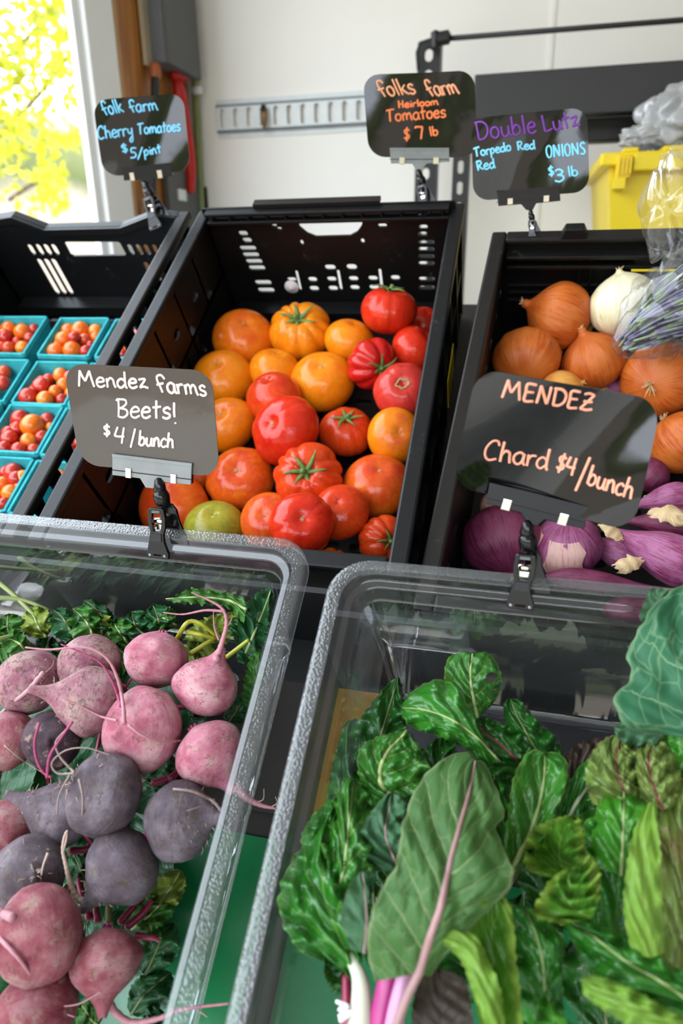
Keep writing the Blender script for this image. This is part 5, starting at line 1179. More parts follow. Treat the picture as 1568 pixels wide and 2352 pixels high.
LM = {
 'under': (leaf_mat('pale chard underside', '568a46', '669a50', 'bcc592', 7, 2.0, .06, .48, .22, kb=.44, spec=.22), 7, 2.0),
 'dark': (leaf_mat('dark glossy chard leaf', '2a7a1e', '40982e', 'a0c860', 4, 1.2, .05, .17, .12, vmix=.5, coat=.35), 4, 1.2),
 'deep': (leaf_mat('deep green chard leaf', '1f5a1a', '2c7022', '4f7f38', 4, 1.2, .05, .22, .1, vmix=.45, coat=.2), 4, 1.2),
 'mid': (leaf_mat('fresh green chard leaf', '2a7420', '439430', 'b5cf6c', 4, 1.3, .06, .2, .3, vmix=.75, coat=.25), 4, 1.3),
 'light': (leaf_mat('light green leaf', '78a838', '92c046', 'bdd374', 5, 1.3, .05, .36, .35, coat=.05, kb=.62, spec=.3), 5, 1.3),
 'bright': (leaf_mat('bright green leaf', '378a20', '4ca22a', 'a0cc58', 4, 1.2, .05, .2, .3, vmix=.65, coat=.25), 4, 1.2),
 'lime': (leaf_mat('lime green ruffled leaf', '86b035', 'a0c848', 'd5e08a', 4, 1.2, .05, .3, .25, kb=.8, spec=.3, trans=.25), 4, 1.2),
 'ruffle': (leaf_mat('ruffled leaf with lime margin', '559a2a', '6db038', 'b5d468', 4, 1.2, .05, .24, .25, kb=.6, spec=.4, coat=.2, edge_at=(.45, .98), edge_c='b9d85e', edge_k=.9), 4, 1.2),
 'blue': (leaf_mat('blue green collard leaf', '428a60', '56a074', 'a5c995', 4, .9, .045, .5, .4, kb=.42, spec=.2), 4, .9),
 'bluish': (leaf_mat('bluish green chard leaf', '4a8a58', '609c6a', '8f6f86', 5, 1.4, .06, .45, .3, kb=.46, spec=.25), 5, 1.4),
 'purple': (leaf_mat('savoyed leaf with purple veins', '7a9a44', '9cb05c', '55203a', 4, 1.2, .08, .24, .6, blotch='75703c', coat=.2, kb=.66), 4, 1.2),
 'brown': (leaf_mat('brownish purple leaf underside', '40332a', '524034', '3a1a24', 5, 1.3, .06, .5, .3), 5, 1.3),
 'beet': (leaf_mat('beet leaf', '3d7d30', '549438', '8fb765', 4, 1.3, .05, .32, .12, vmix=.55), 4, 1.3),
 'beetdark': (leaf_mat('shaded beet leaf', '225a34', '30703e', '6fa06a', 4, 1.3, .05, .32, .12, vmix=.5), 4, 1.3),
 'beetlight': (leaf_mat('yellow green beet leaf', '8a9f38', 'a0b446', 'd0d98a', 4, 1.3, .05, .36, .25, vmix=.6), 4, 1.3),
}
STEM = {'pink': simple('dusty pink stalk', '94706f', .4, .12, 30), 'white': simple('white chard stalk', 'bfc3ad', .35, .06, 30), 'magenta': simple('magenta chard stalk', 'a02a70', .3, .22, 25), 'lilac': simple('lilac chard stalk', 'c08cb0', .32, .15, 25),
        'crimson': simple('crimson stalk', '8c1f45', .35, .2, 25), 'pale': simple('pale green stalk', '8f9c62', .38, .08, 30), 'yellow': simple('yellow green stalk', 'a09c2c', .38, .12, 30), 'olive': simple('olive stalk', '66693f', .45, .15, 30), 'none': None}
def smooth_noise(seed, k=5):
    r = np.random.default_rng(seed); am = r.normal(size=k); ph = r.uniform(0, 6.28, k)
    return lambda x: sum(am[i] * math.sin((i + 1) * 6.28 * x + ph[i]) / (i + 1) ** .6 for i in range(k)) / 2
def leaf(root, o0, F, left, mid, right, h, kind='mid', cup=0.0, ruf=.006, rfreq=5, bl=.0022, rib=None, ribw=(6, 2), seed=0, jag=3.0, name='leaf', n=64, k=14, holes=(), roll=0.0, ext=None):
    mat, nv, slope = LM[kind]; mp = spline(mid, n); tip = mid[-1]
    Lp = spline(list(left) + [tip], n); Rp = spline(list(right) + [tip], n); f1, f2, f3 = smooth_noise(seed, 6), smooth_noise(seed + 50, 6), smooth_noise(seed + 99, 6)
    hs = np.interp(np.linspace(0, 1, n), np.linspace(0, 1, len(h)), h); S = np.linspace(-1, 1, 2 * k + 1)
    vs = []; uvs = []; ph = seed * 1.7
    for i in range(n):
        t = i / (n - 1); tp = math.sin(math.pi * min(1, max(0, t))) ** .5
        for s in S:
            E = Lp[i] if s < 0 else Rp[i]; a = abs(s); e = E - mp[i]; el = np.linalg.norm(e) + 1e-6
            jg = jag * (math.sin(t * 61 + ph + 3 * (s > 0)) * .5 + math.sin(t * 97 + ph * 2) * .4) * a ** 3 * tp
            p = mp[i] + e * (a + jg / el)
            x = t * nv - a ** .8 * slope + (.45 if s > 0 else 0); fr = abs(x - math.floor(x) - .5) * 2
            cell = (fr ** .7) * (.45 + .55 * abs(math.sin(math.pi * (a * 3.2 + .4 * math.sin(x * 2)))) ** .7) * min(1, a * 5)
            r_ = 1.35 * ruf * a ** 2 * (math.sin(6.283 * rfreq * t + ph + (1.3 if s > 0 else 0)) + .6 * (f1 if s < 0 else f2)(t * 1.3)) * tp
            hh = hs[i] + cup * a * a * (1 if roll == 0 else (1 + roll * s)) + r_ + 1.5 * bl * min(1.2, max(.2, el / 105)) * cell + .7 * ruf * f3(t * .8 + s * .35) + .35 * bl * f2(t * 2.6 + s * .9) * math.cos(3.1 * s + 7 * t) - max(0, a - .8) ** 2 * .12 * (bl > .0025)
            w = F.w(*F.at(p[0], p[1], hh)) - o0
            vs.append(w); uvs.append((s * .5 + .5, t))
    W = len(S)
    fs = []
    for i in range(n - 1):
        for j in range(W - 1):
            tc, sc_ = (i + .5) / (n - 1), (S[j] + S[j + 1]) / 2
            if any(((tc - hc[0]) / hc[2]) ** 2 + ((sc_ - hc[1]) / hc[3]) ** 2 < 1 for hc in holes): continue
            fs.append((i * W + j, i * W + j + 1, (i + 1) * W + j + 1, (i + 1) * W + j))
    me = mesh(name, vs, fs)
    ul = me.uv_layers.new(name='UVMap'); idx = np.zeros(len(me.loops), dtype=np.int32); me.loops.foreach_get('vertex_index', idx)
    ul.data.foreach_set('uv', np.array(uvs)[idx].ravel())
    o = obj(name, me, mat, root)
    if rib:
        ctr = [np.array(vs[i * W + k]) for i in range(0, n, 2)]
        if ext:
            pre = spline(list(ext[0]) + [mid[0]], 10)[:-1]; hh = np.linspace(ext[1], h[0], 10)[:-1]
            ctr = [F.w(*F.at(p[0], p[1], q)) - o0 for p, q in zip(pre, hh)] + ctr
        dep = np.dot(ctr[0] + o0 - CAM, -CR[:, 2]); rr = np.linspace(ribw[0], ribw[1], len(ctr)) * dep / FPX
        m = MB(); up = F.R[:, 2]
        m.tube([c + up * r * .35 for c, r in zip(ctr, rr)], list(rr), 8); m.build('midrib', STEM[rib], o, smooth=True)
    return o
def stalk(root, o0, F, pts, h, wpx, mat, name='stalk', flat=.6):
    P = spline(pts, 16); hh = np.interp(np.linspace(0, 1, 16), np.linspace(0, 1, len(h)), h)
    c = [F.w(*F.at(p[0], p[1], q)) - o0 for p, q in zip(P, hh)]; dep = np.dot(c[0] + o0 - CAM, -CR[:, 2])
    ww = np.interp(np.linspace(0, 1, 16), np.linspace(0, 1, len(wpx)), wpx) * dep / FPX
    return MB().tube(c, list(ww), 12).build(name, mat, root, smooth=True)
def bunch(label, F, px, h, name='chard_bunch', cat='chard', group='chard bunches in the right clear bin'):
    p = F.w(*F.at(*px, h)); return thing(name, label, cat, loc(p), group), p

# ---------------------------------------------------------------- beets
def beet_mesh(name, prof, seed, lump=.042, nu=64, nz=52):
    r = np.random.default_rng(seed); P = spline(prof, nz); d = r.normal(size=(30, 3)) * 3.2; ph = r.uniform(0, 6.28, 30); vs = []
    for i, (z, rr) in enumerate(P):
        for j in range(nu):
            p = 2 * math.pi * j / nu; q = np.array([math.cos(p) * rr, math.sin(p) * rr, z])
            k = 1 + lump * float(np.sin(d[:10] @ q + ph[:10]).mean()) * 3 + lump * .25 * float(np.sin(d[10:] @ q * 3 + ph[10:]).mean()) * 3 + .006 * math.sin(z * 46 + 2 * math.sin(p * 2 + seed)) * (z > -.2)
            vs.append((q[0] * k, q[1] * k, z + .02 * math.sin(2 * p + seed)))
    fs = [(i * nu + j, i * nu + (j + 1) % nu, (i + 1) * nu + (j + 1) % nu, (i + 1) * nu + j) for i in range(nz - 1) for j in range(nu)]
    fs += [tuple(range(nu))[::-1], tuple((nz - 1) * nu + j for j in range(nu))]
    return mesh(name, vs, fs)
BPROF = {'round': [(-.86, .06), (-.82, .3), (-.62, .70), (-.3, .94), (0, 1), (.34, .93), (.62, .70), (.80, .40), (.90, .16), (1.0, .07)],
         'drop': [(-.80, .06), (-.76, .3), (-.55, .72), (-.25, .95), (.05, 1), (.38, .88), (.68, .60), (.92, .33), (1.12, .19), (1.36, .11)],
         'long': [(-.9, .06), (-.86, .3), (-.62, .7), (-.3, .92), (0, 1), (.4, .88), (.75, .62), (1.05, .36), (1.35, .20), (1.75, .11)]}
def beet_mat(name, c1, c2, c3, dirt, damt, rough=.42, pale_c='c9ab98', kk=.8):
    t = NT(name); o = t.obj(); s = t.sep(o)
    n = t.noise(o, 1.6, 5, .6); ring = t.noise(t.comb(t.math('MULTIPLY', s[0], 1.2), t.math('MULTIPLY', s[1], 1.2), t.math('MULTIPLY', s[2], 16.0)), 1.4, 4, .7)
    col = t.ramp(t.math('ADD', t.math('MULTIPLY', n, .82), t.math('MULTIPLY', ring, .18)), [(.36, tuple(q * kk for q in lin(c1))), (.5, tuple(q * kk for q in lin(c2))), (.64, tuple(q * kk for q in lin(c3)))])
    big = t.noise(o, 2.6, 4, .6); spk = t.noise(t.vmul(o, (1, 1, 2.2)), 9, 6, .75)
    dm = t.step(t.math('ADD', t.math('MULTIPLY', big, .5), t.math('MULTIPLY', spk, .6)), .655 - damt, .72 - damt * .6)
    col = t.mix(t.math('MULTIPLY', dm, .75), col, tuple(q * (kk ** .5) for q in lin(dirt)))
    pale = t.step(t.noise(t.vmul(o, (1.3, 1.3, .9)), 1.9, 5, .7), .54, .68); col = t.mix(t.math('MULTIPLY', pale, .5), col, tuple(q * kk for q in lin(pale_c)))
    nick = t.step(t.noise(t.vmul(o, (5, 5, 22)), 1.6, 3, .8), .70, .76); col = t.mix(t.math('MULTIPLY', nick, .6), col, lin('5a3a34'))
    b = t.bsdf(col, t.math('MULTIPLY_ADD', dm, .3, rough), Specular_IOR_Level=.22, Subsurface_Weight=.05)
    b.inputs['Subsurface Scale'].default_value = .1
    t.l(t.bump(t.math('ADD', t.math('ADD', t.math('MULTIPLY', ring, .6), t.math('MULTIPLY', spk, .9)), t.math('MULTIPLY', dm, .6)), .4, .03), b.inputs['Normal'])
    return t.done(b.outputs[0])
BM = {'pink': beet_mat('pink beet skin', 'aa586c', 'c67f90', 'd9aaae', '6c4c3c', .07, kk=.86), 'pinkdirt': beet_mat('earthy pink beet skin', '9c5c70', 'b0808a', 'c4a49e', '5a4636', .12), 'rose': beet_mat('rose beet skin', '9c4454', 'b66a74', 'c99698', '6c4c3c', .075, kk=.6),  # rose skin is darkened to paint the weaker light on the front beets
      'red': beet_mat('reddish beet skin', '7f2f40', 'a2505c', 'b67f84', '604438', .06, kk=.6), 'grey': beet_mat('purple grey beet skin', '62565f', '7f717c', 'a0949f', '5e4c3c', .09, .36, '8a7f74', kk=.56), 'dark': beet_mat('dark beet skin', '2f2028', '4a3440', '5c4a50', '3a2a24', .02)}  # the last, darkest skin has one beet's deep shade painted in
RT = {'pink': simple('pink rootlet', 'a8707a', .5, .15, 60), 'grey': simple('grey rootlet', '85716c', .55, .15, 60), 'magenta': simple('magenta stem', '8f2c58', .4, .15, 40), 'tan': simple('tan root', 'b0988a', .6, .15, 60), 'pinkdirt': simple('earthy rootlet', 'b08088', .55, .2, 60)}
BE = [  # px, py, r, shape, skin, root direction (right, up, near), label, roots [(pts, w0, w1, colour)]
 (205, 1535, 70, 'round', 'pinkdirt', (.3, -.2, .6), 'dusty pink beet at the back partly hidden behind the lumpy one', []),
 (66, 1567, 72, 'round', 'pinkdirt', (.5, .3, .6), 'pink beet with soil fuzz at the left picture edge, second row', [([(100, 1545), (62, 1588), (20, 1622), (-25, 1668)], 9, 6, 'pinkdirt'), ([(105, 1545), (120, 1530), (124, 1515)], 3, 1, 'pink')]),
 (360, 1514, 73, 'round', 'pink', (-.2, -.9, .1), 'round pink beet with a bright magenta scar at the back', [([(300, 1560), (285, 1590), (282, 1630)], 4, 3, 'magenta')]),
 (212, 1602, 78, 'long', 'pinkdirt', (-.80, .28, .35), 'lumpy soil covered beet lying with its thick root pointing left', []),
 (474, 1578, 74, 'drop', 'pink', (.34, .82, .12), 'pale pink beet standing with its curled root up at the back right', [([(497, 1515), (511, 1472), (520, 1432), (513, 1402), (490, 1384), (440, 1361)], 13, 2, 'pink'), ([(512, 1404), (470, 1402), (420, 1411), (375, 1407)], 6, 2, 'pink'), ([(502, 1470), (492, 1440), (490, 1405)], 4, 1.5, 'pink'), ([(515, 1450), (528, 1430), (533, 1418)], 4, 1.5, 'pink')]),
 (18, 1700, 66, 'round', 'rose', (-.3, .3, .7), 'dark pink beet cut by the left picture edge', [([(10, 1712), (50, 1745), (90, 1770), (118, 1786)], 2.5, 1.2, 'tan')]),
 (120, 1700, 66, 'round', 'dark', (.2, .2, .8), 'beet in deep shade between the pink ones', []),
 (20, 1895, 62, 'round', 'rose', (.3, -.3, .6), 'pink beet at the left edge under the grey purple ones', []),
 (322, 1675, 95, 'round', 'pink', (-.38, .16, .85), 'big pink beet in the middle with long curling rootlets', [([(285, 1662), (283, 1622), (271, 1562), (245, 1512), (195, 1487), (112, 1492), (58, 1487)], 8, 3, 'pink'), ([(277, 1622), (261, 1572), (230, 1522), (180, 1496), (140, 1480)], 6, 2.5, 'magenta'), ([(295, 1665), (328, 1690), (372, 1704), (414, 1701)], 6, 3.5, 'pink'), ([(268, 1655), (230, 1645), (185, 1622), (145, 1606)], 4.5, 2, 'pink')]),
 (478, 1728, 80, 'drop', 'pink', (.52, -.62, .30), 'pink beet whose tapered root reaches across the clear rim', [([(541, 1806), (566, 1832), (598, 1849), (632, 1857)], 21, 4, 'pink'), ([(586, 1843), (604, 1836), (606, 1812)], 2, 1, 'tan'), ([(566, 1832), (580, 1826), (575, 1806)], 2, 1, 'tan'), ([(622, 1854), (636, 1844), (632, 1830)], 2, 1, 'tan')]),
 (150, 1872, 78, 'long', 'grey', (-.82, .42, .25), 'purple grey beet with a soil crusted root pointing to the left edge', []),
 (72, 1998, 84, 'round', 'grey', (.4, .3, .6), 'dark purple grey beet at the left edge below the others', [([(110, 1960), (100, 1985), (95, 2010)], 5, 2, 'tan')]),
 (286, 1985, 90, 'drop', 'grey', (-.62, -.62, .35), 'purple grey beet with a root that hooks upward at its left', [([(210, 2068), (182, 2066), (162, 2030), (151, 1985), (144, 1950), (149, 1918), (155, 1908)], 14, 4, 'tan'), ([(145, 1955), (152, 1930), (154, 1910)], 5, 3, 'tan')]),
 (230, 1824, 92, 'round', 'grey', (-.62, .42, .6), 'purple grey beet with wiry rootlets on its left shoulder', [([(168, 1776), (132, 1776), (119, 1752), (150, 1724), (198, 1718), (252, 1734)], 4.5, 2, 'grey'), ([(170, 1774), (138, 1738), (128, 1705), (152, 1675)], 5, 3, 'grey'), ([(182, 1790), (190, 1832), (189, 1882)], 5, 3, 'grey'), ([(160, 1780), (136, 1826), (131, 1872)], 4.5, 2.5, 'grey'), ([(118, 1786), (96, 1770), (82, 1736), (80, 1700), (90, 1662)], 5, 5, 'magenta'), ([(108, 1786), (114, 1738), (138, 1698), (166, 1658)], 6, 5, 'magenta')]),
 (410, 1886, 88, 'drop', 'grey', (.82, .18, .3), 'purple grey beet leaning on the clear rim with its root to the right', [([(508, 1862), (486, 1838), (442, 1818), (398, 1812)], 6, 4, 'grey'), ([(500, 1868), (470, 1852), (430, 1862)], 3, 1.5, 'grey'), ([(506, 1885), (520, 1905), (524, 1930)], 2, 1, 'grey')]),
 (85, 2300, 92, 'round', 'red', (.2, -.3, .7), 'reddish beet at the bottom left corner', []),
 (242, 2205, 80, 'drop', 'rose', (.12, -.72, .5), 'rosy beet at the bottom with a long root running right over the rim', [([(247, 2288), (262, 2322), (302, 2348), (362, 2340), (422, 2318), (525, 2305)], 16, 4, 'pink'), ([(440, 2312), (462, 2325), (476, 2336)], 4, 2, 'tan'), ([(228, 2275), (232, 2310), (226, 2345)], 3, 2, 'pink')]),
 (88, 2160, 104, 'round', 'rose', (-.6, .2, .75), 'large rosy beet at the lower left with a root trailing down', [([(-5, 2150), (52, 2212), (100, 2285), (140, 2322), (172, 2336)], 9, 2.5, 'pink'), ([(128, 2312), (180, 2306), (232, 2278)], 3.5, 2, 'pink'), ([(30, 2108), (12, 2100), (-10, 2092)], 16, 14, 'pink')]),
]
for k, ((x, y, r, sh, sk, ax, lab, roots), (pos, R)) in enumerate(zip(BE, settle([(q[0], q[1], q[2]) for q in BE], FA, -.07, .86, .9))):
    me = beet_mesh('beet ' + sh, BPROF[sh], k + 1); me.materials.append(BM[sk])
    o = obj('beet', me, None, None, axis_matrix(pos, cam_axis(*ax), R, k * 1.3)); tag(o, lab, 'beet', 'beets in the left clear bin')
    bpy.context.view_layer.update(); iv = o.matrix_world.inverted(); dep = float(np.dot(pos - CAM, -CR[:, 2]))
    for pts, w0, w1, c in roots:
        P = spline(pts, 8 * len(pts)); m = MB(); n_ = len(P); d0 = dep - R * .9; c3 = []
        for i, p in enumerate(P):     # roots lie on the beet where they cross it and bend back where they leave it
            q = math.hypot(p[0] - x, p[1] - y) / r; c3.append(np.array(iv @ Vector(at_depth(p[0], p[1], dep - R * 1.04 * math.sqrt(max(.05, 1 - min(q, .975) ** 2)) - .004).tolist())))
        wr = [max(.2, w0 + (w1 - w0) * (i / (n_ - 1)) ** .7) * .64 / r * (1 + .1 * math.sin(i * 1.9)) for i in range(n_)]
        m.tube(c3, wr, 8); m.build('rootlet' if w0 < 12 else 'tap_root', RT[c], o, smooth=True)
    m = MB(); rr = np.random.default_rng(k)
    for q in range(5):
        a = q * 1.3 + k; m.tube([(.08 * math.cos(a), .08 * math.sin(a), -.80), (.11 * math.cos(a), .11 * math.sin(a), -.87), (.13 * math.cos(a), .13 * math.sin(a), -.90)], [.06, .055, .04], 6)
    m.build('stem_stub', RT['magenta'], o, smooth=True)
    if sk in ('pinkdirt', 'grey'):      # fuzz of fine hairs and soil around the root
        m = MB()
        for q in range(26):
            a = rr.uniform(0, 6.28); z = rr.uniform(.5, 1.25); rad = np.interp(z, [p[0] for p in BPROF[sh]], [p[1] for p in BPROF[sh]])
            b = np.array([rad * math.cos(a), rad * math.sin(a), z]); d = np.array([math.cos(a), math.sin(a), rr.uniform(-.3, .6)]) * rr.uniform(.05, .16) + rr.normal(size=3) * .04
            m.tube([b, b + d * .6 + rr.normal(size=3) * .02, b + d], [.012, .009, .004], 4)
        m.build('hair_roots', RT['tan'], o, smooth=True)

# beet tops around the pile
G = dict(name='beet_greens', cat='beet greens', group='beet tops in the left clear bin')
rt, o0 = bunch('crinkled beet leaves in the back right corner of the beet bin', FA, (540, 1430), -.06, **G)
leaf(rt, o0, FA, [(560, 1370), (500, 1358), (440, 1352), (385, 1378)], [(565, 1400), (520, 1378), (450, 1372), (378, 1376)], [(560, 1432), (520, 1395), (460, 1388), (400, 1384)], [-.03, -.035, -.03, -.04], 'beet', ruf=.007, rfreq=7, seed=1, rib='pale', ribw=(4, 1.5), jag=6)
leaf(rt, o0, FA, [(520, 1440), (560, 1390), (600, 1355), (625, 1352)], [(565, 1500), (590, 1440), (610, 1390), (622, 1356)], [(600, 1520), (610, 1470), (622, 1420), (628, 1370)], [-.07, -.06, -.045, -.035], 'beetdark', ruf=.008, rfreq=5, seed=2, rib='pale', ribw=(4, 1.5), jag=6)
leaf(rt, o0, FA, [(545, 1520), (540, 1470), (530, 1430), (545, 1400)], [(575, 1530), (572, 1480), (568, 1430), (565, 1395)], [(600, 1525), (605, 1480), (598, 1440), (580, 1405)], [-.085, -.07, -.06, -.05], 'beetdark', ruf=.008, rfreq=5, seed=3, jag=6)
leaf(rt, o0, FA, [(420, 1470), (440, 1440), (470, 1420), (500, 1410)], [(470, 1475), (490, 1445), (510, 1425), (535, 1405)], [(520, 1480), (540, 1450), (550, 1430), (545, 1412)], [-.08, -.07, -.06, -.055], 'beetlight', ruf=.007, rfreq=5, seed=4, jag=5)
leaf(rt, o0, FA, [(555, 1640), (560, 1570), (570, 1520), (580, 1500)], [(575, 1650), (585, 1580), (590, 1530), (596, 1495)], [(588, 1650), (600, 1590), (606, 1540), (605, 1510)], [-.09, -.08, -.07, -.06], 'beet', ruf=.008, rfreq=6, seed=5, jag=6)
for pts, h in (([(405, 1470), (430, 1430), (460, 1432), (495, 1460)], (-.055, -.04, -.045, -.06)), ([(430, 1452), (460, 1458), (492, 1466)], (-.05, -.05, -.06)), ([(436, 1502), (470, 1480), (500, 1462)], (-.06, -.06, -.065)), ([(520, 1510), (545, 1490), (570, 1470)], (-.06, -.055, -.05))): stalk(rt, o0, FA, pts, h, (6, 5, 4), STEM['yellow'])
rt, o0 = bunch('row of curly beet leaves along the back left of the beet bin', FA, (150, 1440), -.09, **G)
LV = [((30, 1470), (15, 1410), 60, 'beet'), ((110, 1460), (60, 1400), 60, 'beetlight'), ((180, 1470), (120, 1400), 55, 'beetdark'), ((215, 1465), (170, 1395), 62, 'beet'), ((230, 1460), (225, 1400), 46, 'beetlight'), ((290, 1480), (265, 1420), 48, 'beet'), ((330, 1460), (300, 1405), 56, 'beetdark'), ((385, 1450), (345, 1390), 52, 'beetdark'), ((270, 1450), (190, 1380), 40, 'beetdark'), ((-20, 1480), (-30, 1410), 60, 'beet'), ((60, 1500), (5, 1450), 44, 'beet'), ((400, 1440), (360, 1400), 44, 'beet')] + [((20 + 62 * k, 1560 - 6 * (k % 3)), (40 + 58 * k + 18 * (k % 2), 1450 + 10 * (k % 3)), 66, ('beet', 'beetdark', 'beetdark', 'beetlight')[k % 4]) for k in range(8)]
for k, (b, tp, wd, kd) in enumerate(LV):
    b = np.array(b, float); tp = np.array(tp, float); d = tp - b; nrm = np.array([-d[1], d[0]]); nrm /= np.linalg.norm(nrm); nrm *= -1 if nrm[0] > 0 else 1
    md = [tuple(b + d * f + nrm * 6 * math.sin(f * 4 + k)) for f in (0, .35, .7, 1)]
    lf = [tuple(b + d * f + nrm * wd * w) for f, w in ((.05, .25), (.35, .6), (.65, .62), (.9, .35))]; rg = [tuple(b + d * f - nrm * wd * w) for f, w in ((.05, .25), (.35, .6), (.65, .58), (.9, .35))]
    h0 = -.10 + .004 * (k % 4) - (.022 if k > 11 else 0)
    leaf(rt, o0, FA, lf, md, rg, [h0, h0 + .012, h0 + .012, h0 - .006], kd, ruf=.009, rfreq=3, bl=.003, seed=20 + k, jag=4, n=44, k=10, rib='olive' if kd == 'beetdark' else 'pale', ribw=(3.5, 1.2))
for pts in ([(-20, 1325), (30, 1365), (80, 1415), (100, 1440)], [(-20, 1372), (50, 1378), (110, 1400)], [(-10, 1470), (40, 1460), (70, 1480)]): stalk(rt, o0, FA, pts, (-.07, -.085, -.10), (6, 5, 4), STEM['pale'])
rt, o0 = bunch('beet leaves and crimson stems in the gap at the lower right of the beet bin', FA, (360, 2100), -.1, **G)
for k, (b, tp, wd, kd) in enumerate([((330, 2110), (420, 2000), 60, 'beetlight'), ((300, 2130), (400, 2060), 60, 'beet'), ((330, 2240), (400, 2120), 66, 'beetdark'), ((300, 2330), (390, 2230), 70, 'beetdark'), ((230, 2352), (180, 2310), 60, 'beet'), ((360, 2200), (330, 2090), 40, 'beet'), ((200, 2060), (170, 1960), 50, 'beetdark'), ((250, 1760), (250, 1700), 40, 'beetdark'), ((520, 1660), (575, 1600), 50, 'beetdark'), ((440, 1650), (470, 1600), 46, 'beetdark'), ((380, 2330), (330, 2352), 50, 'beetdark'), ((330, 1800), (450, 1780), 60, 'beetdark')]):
    b = np.array(b, float); tp = np.array(tp, float); d = tp - b; nrm = np.array([-d[1], d[0]]); nrm /= np.linalg.norm(nrm)
    md = [tuple(b + d * f + nrm * 6 * math.sin(f * 4 + k)) for f in (0, .35, .7, 1)]
    lf = [tuple(b + d * f + nrm * wd * w) for f, w in ((.05, .25), (.35, .6), (.65, .62), (.9, .35))]; rg = [tuple(b + d * f - nrm * wd * w) for f, w in ((.05, .25), (.35, .6), (.65, .58), (.9, .35))]
    h0 = -.105 + .004 * (k % 3)
    leaf(rt, o0, FA, lf, md, rg, [h0, h0 + .012, h0 + .012, h0 - .006], kd, ruf=.008, rfreq=3, bl=.003, seed=40 + k, jag=4, n=44, k=10, rib='olive' if kd == 'beetdark' else 'pale', ribw=(3.5, 1.2))
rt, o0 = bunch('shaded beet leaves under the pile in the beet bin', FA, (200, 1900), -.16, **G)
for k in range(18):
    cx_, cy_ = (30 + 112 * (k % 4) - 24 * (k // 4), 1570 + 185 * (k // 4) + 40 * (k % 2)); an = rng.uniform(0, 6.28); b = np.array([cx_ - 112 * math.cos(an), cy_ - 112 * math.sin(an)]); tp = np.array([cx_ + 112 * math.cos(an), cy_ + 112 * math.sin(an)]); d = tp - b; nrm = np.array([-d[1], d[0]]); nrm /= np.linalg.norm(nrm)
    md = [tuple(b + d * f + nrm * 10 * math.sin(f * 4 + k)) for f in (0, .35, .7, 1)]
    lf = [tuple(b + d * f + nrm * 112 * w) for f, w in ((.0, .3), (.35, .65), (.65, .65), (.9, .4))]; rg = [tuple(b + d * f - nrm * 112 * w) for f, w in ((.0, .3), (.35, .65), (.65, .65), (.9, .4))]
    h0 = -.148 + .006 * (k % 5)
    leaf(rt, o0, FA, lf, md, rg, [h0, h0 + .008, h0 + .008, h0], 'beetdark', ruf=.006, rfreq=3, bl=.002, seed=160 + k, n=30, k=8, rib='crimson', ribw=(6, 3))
rt, o0 = bunch('crimson beet stems among the lower beets', FA, (260, 2080), -.08, **G)
for k, pts in enumerate(([(205, 2110), (190, 2060), (180, 2020)], [(225, 2115), (215, 2075), (210, 2040)], [(250, 2120), (250, 2080), (262, 2050)], [(275, 2120), (300, 2090), (330, 2060)], [(290, 2130), (325, 2100), (350, 2070)], [(310, 2150), (350, 2155), (385, 2175)], [(160, 1955), (200, 1950), (240, 1930)], [(350, 1800), (400, 1780), (420, 1740)], [(390, 1790), (420, 1760), (440, 1720)])):
    stalk(rt, o0, FA, pts, (-.075, -.08, -.085), (9, 8, 7), STEM['crimson' if k != 2 else 'olive'])

# ---------------------------------------------------------------- chard
rt, o0 = bunch('chard bunch at the front left with magenta and white stalks and a big pale leaf', FB, (870, 2330), -.03)
leaf(rt, o0, FB, [(760, 1850), (700, 1930), (648, 2020), (642, 2100), (690, 2185), (770, 2215)][::-1], [(815, 2265), (790, 2180), (745, 2060), (745, 1960), (775, 1870), (808, 1790)], [(830, 2215), (850, 2120), (835, 2010), (850, 1930), (840, 1850), (830, 1800)], [-.02, -.005, -.004, -.012, -.03, -.05], 'dark', cup=-.012, ruf=.013, rfreq=8, bl=.006, seed=61, jag=5, n=110, k=22)
leaf(rt, o0, FB, [(700, 2010), (740, 1930), (765, 1850), (790, 1790)], [(770, 2080), (790, 1990), (800, 1900), (812, 1790)], [(850, 2080), (865, 1990), (870, 1900), (850, 1820)], [.0, .0, -.012, -.03], 'mid', cup=-.02, ruf=.010, rfreq=5, bl=.006, rib='pale', ribw=(4, 2), seed=62, jag=4, n=80, k=18)
leaf(rt, o0, FB, [(805, 2180), (782, 2110), (800, 2040), (815, 2010)], [(836, 2190), (842, 2120), (838, 2050), (832, 2000)], [(846, 2180), (848, 2120), (846, 2060), (842, 2010)], [.012, .018, .016, .008], 'bluish', ruf=.003, rfreq=3, bl=.002, seed=63, jag=3, n=44, k=10, rib='pink', ribw=(3, 1.5))
leaf(rt, o0, FB, [(860, 2000), (815, 1950), (830, 1900), (880, 1830)], [(920, 2000), (895, 1950), (885, 1900), (905, 1820)], [(950, 1985), (945, 1930), (935, 1880), (930, 1830)], [-.01, -.002, -.01, -.025], 'bluish', ruf=.006, rfreq=4, bl=.003, seed=64, jag=3, n=50, k=12, rib='pink', ribw=(3, 1.5))
stalk(rt, o0, FB, [(795, 2420), (797, 2330), (795, 2240)], (-.035, -.03, -.03), (15, 14, 10), STEM['crimson'])
stalk(rt, o0, FB, [(815, 2440), (828, 2340), (826, 2250), (800, 2190)], (-.02, -.012, -.01, -.012), (34, 30, 22, 12), STEM['white'])
stalk(rt, o0, FB, [(858, 2440), (872, 2340), (888, 2250), (900, 2180)], (-.02, -.012, -.005, -.0), (26, 25, 22, 18), STEM['magenta'])
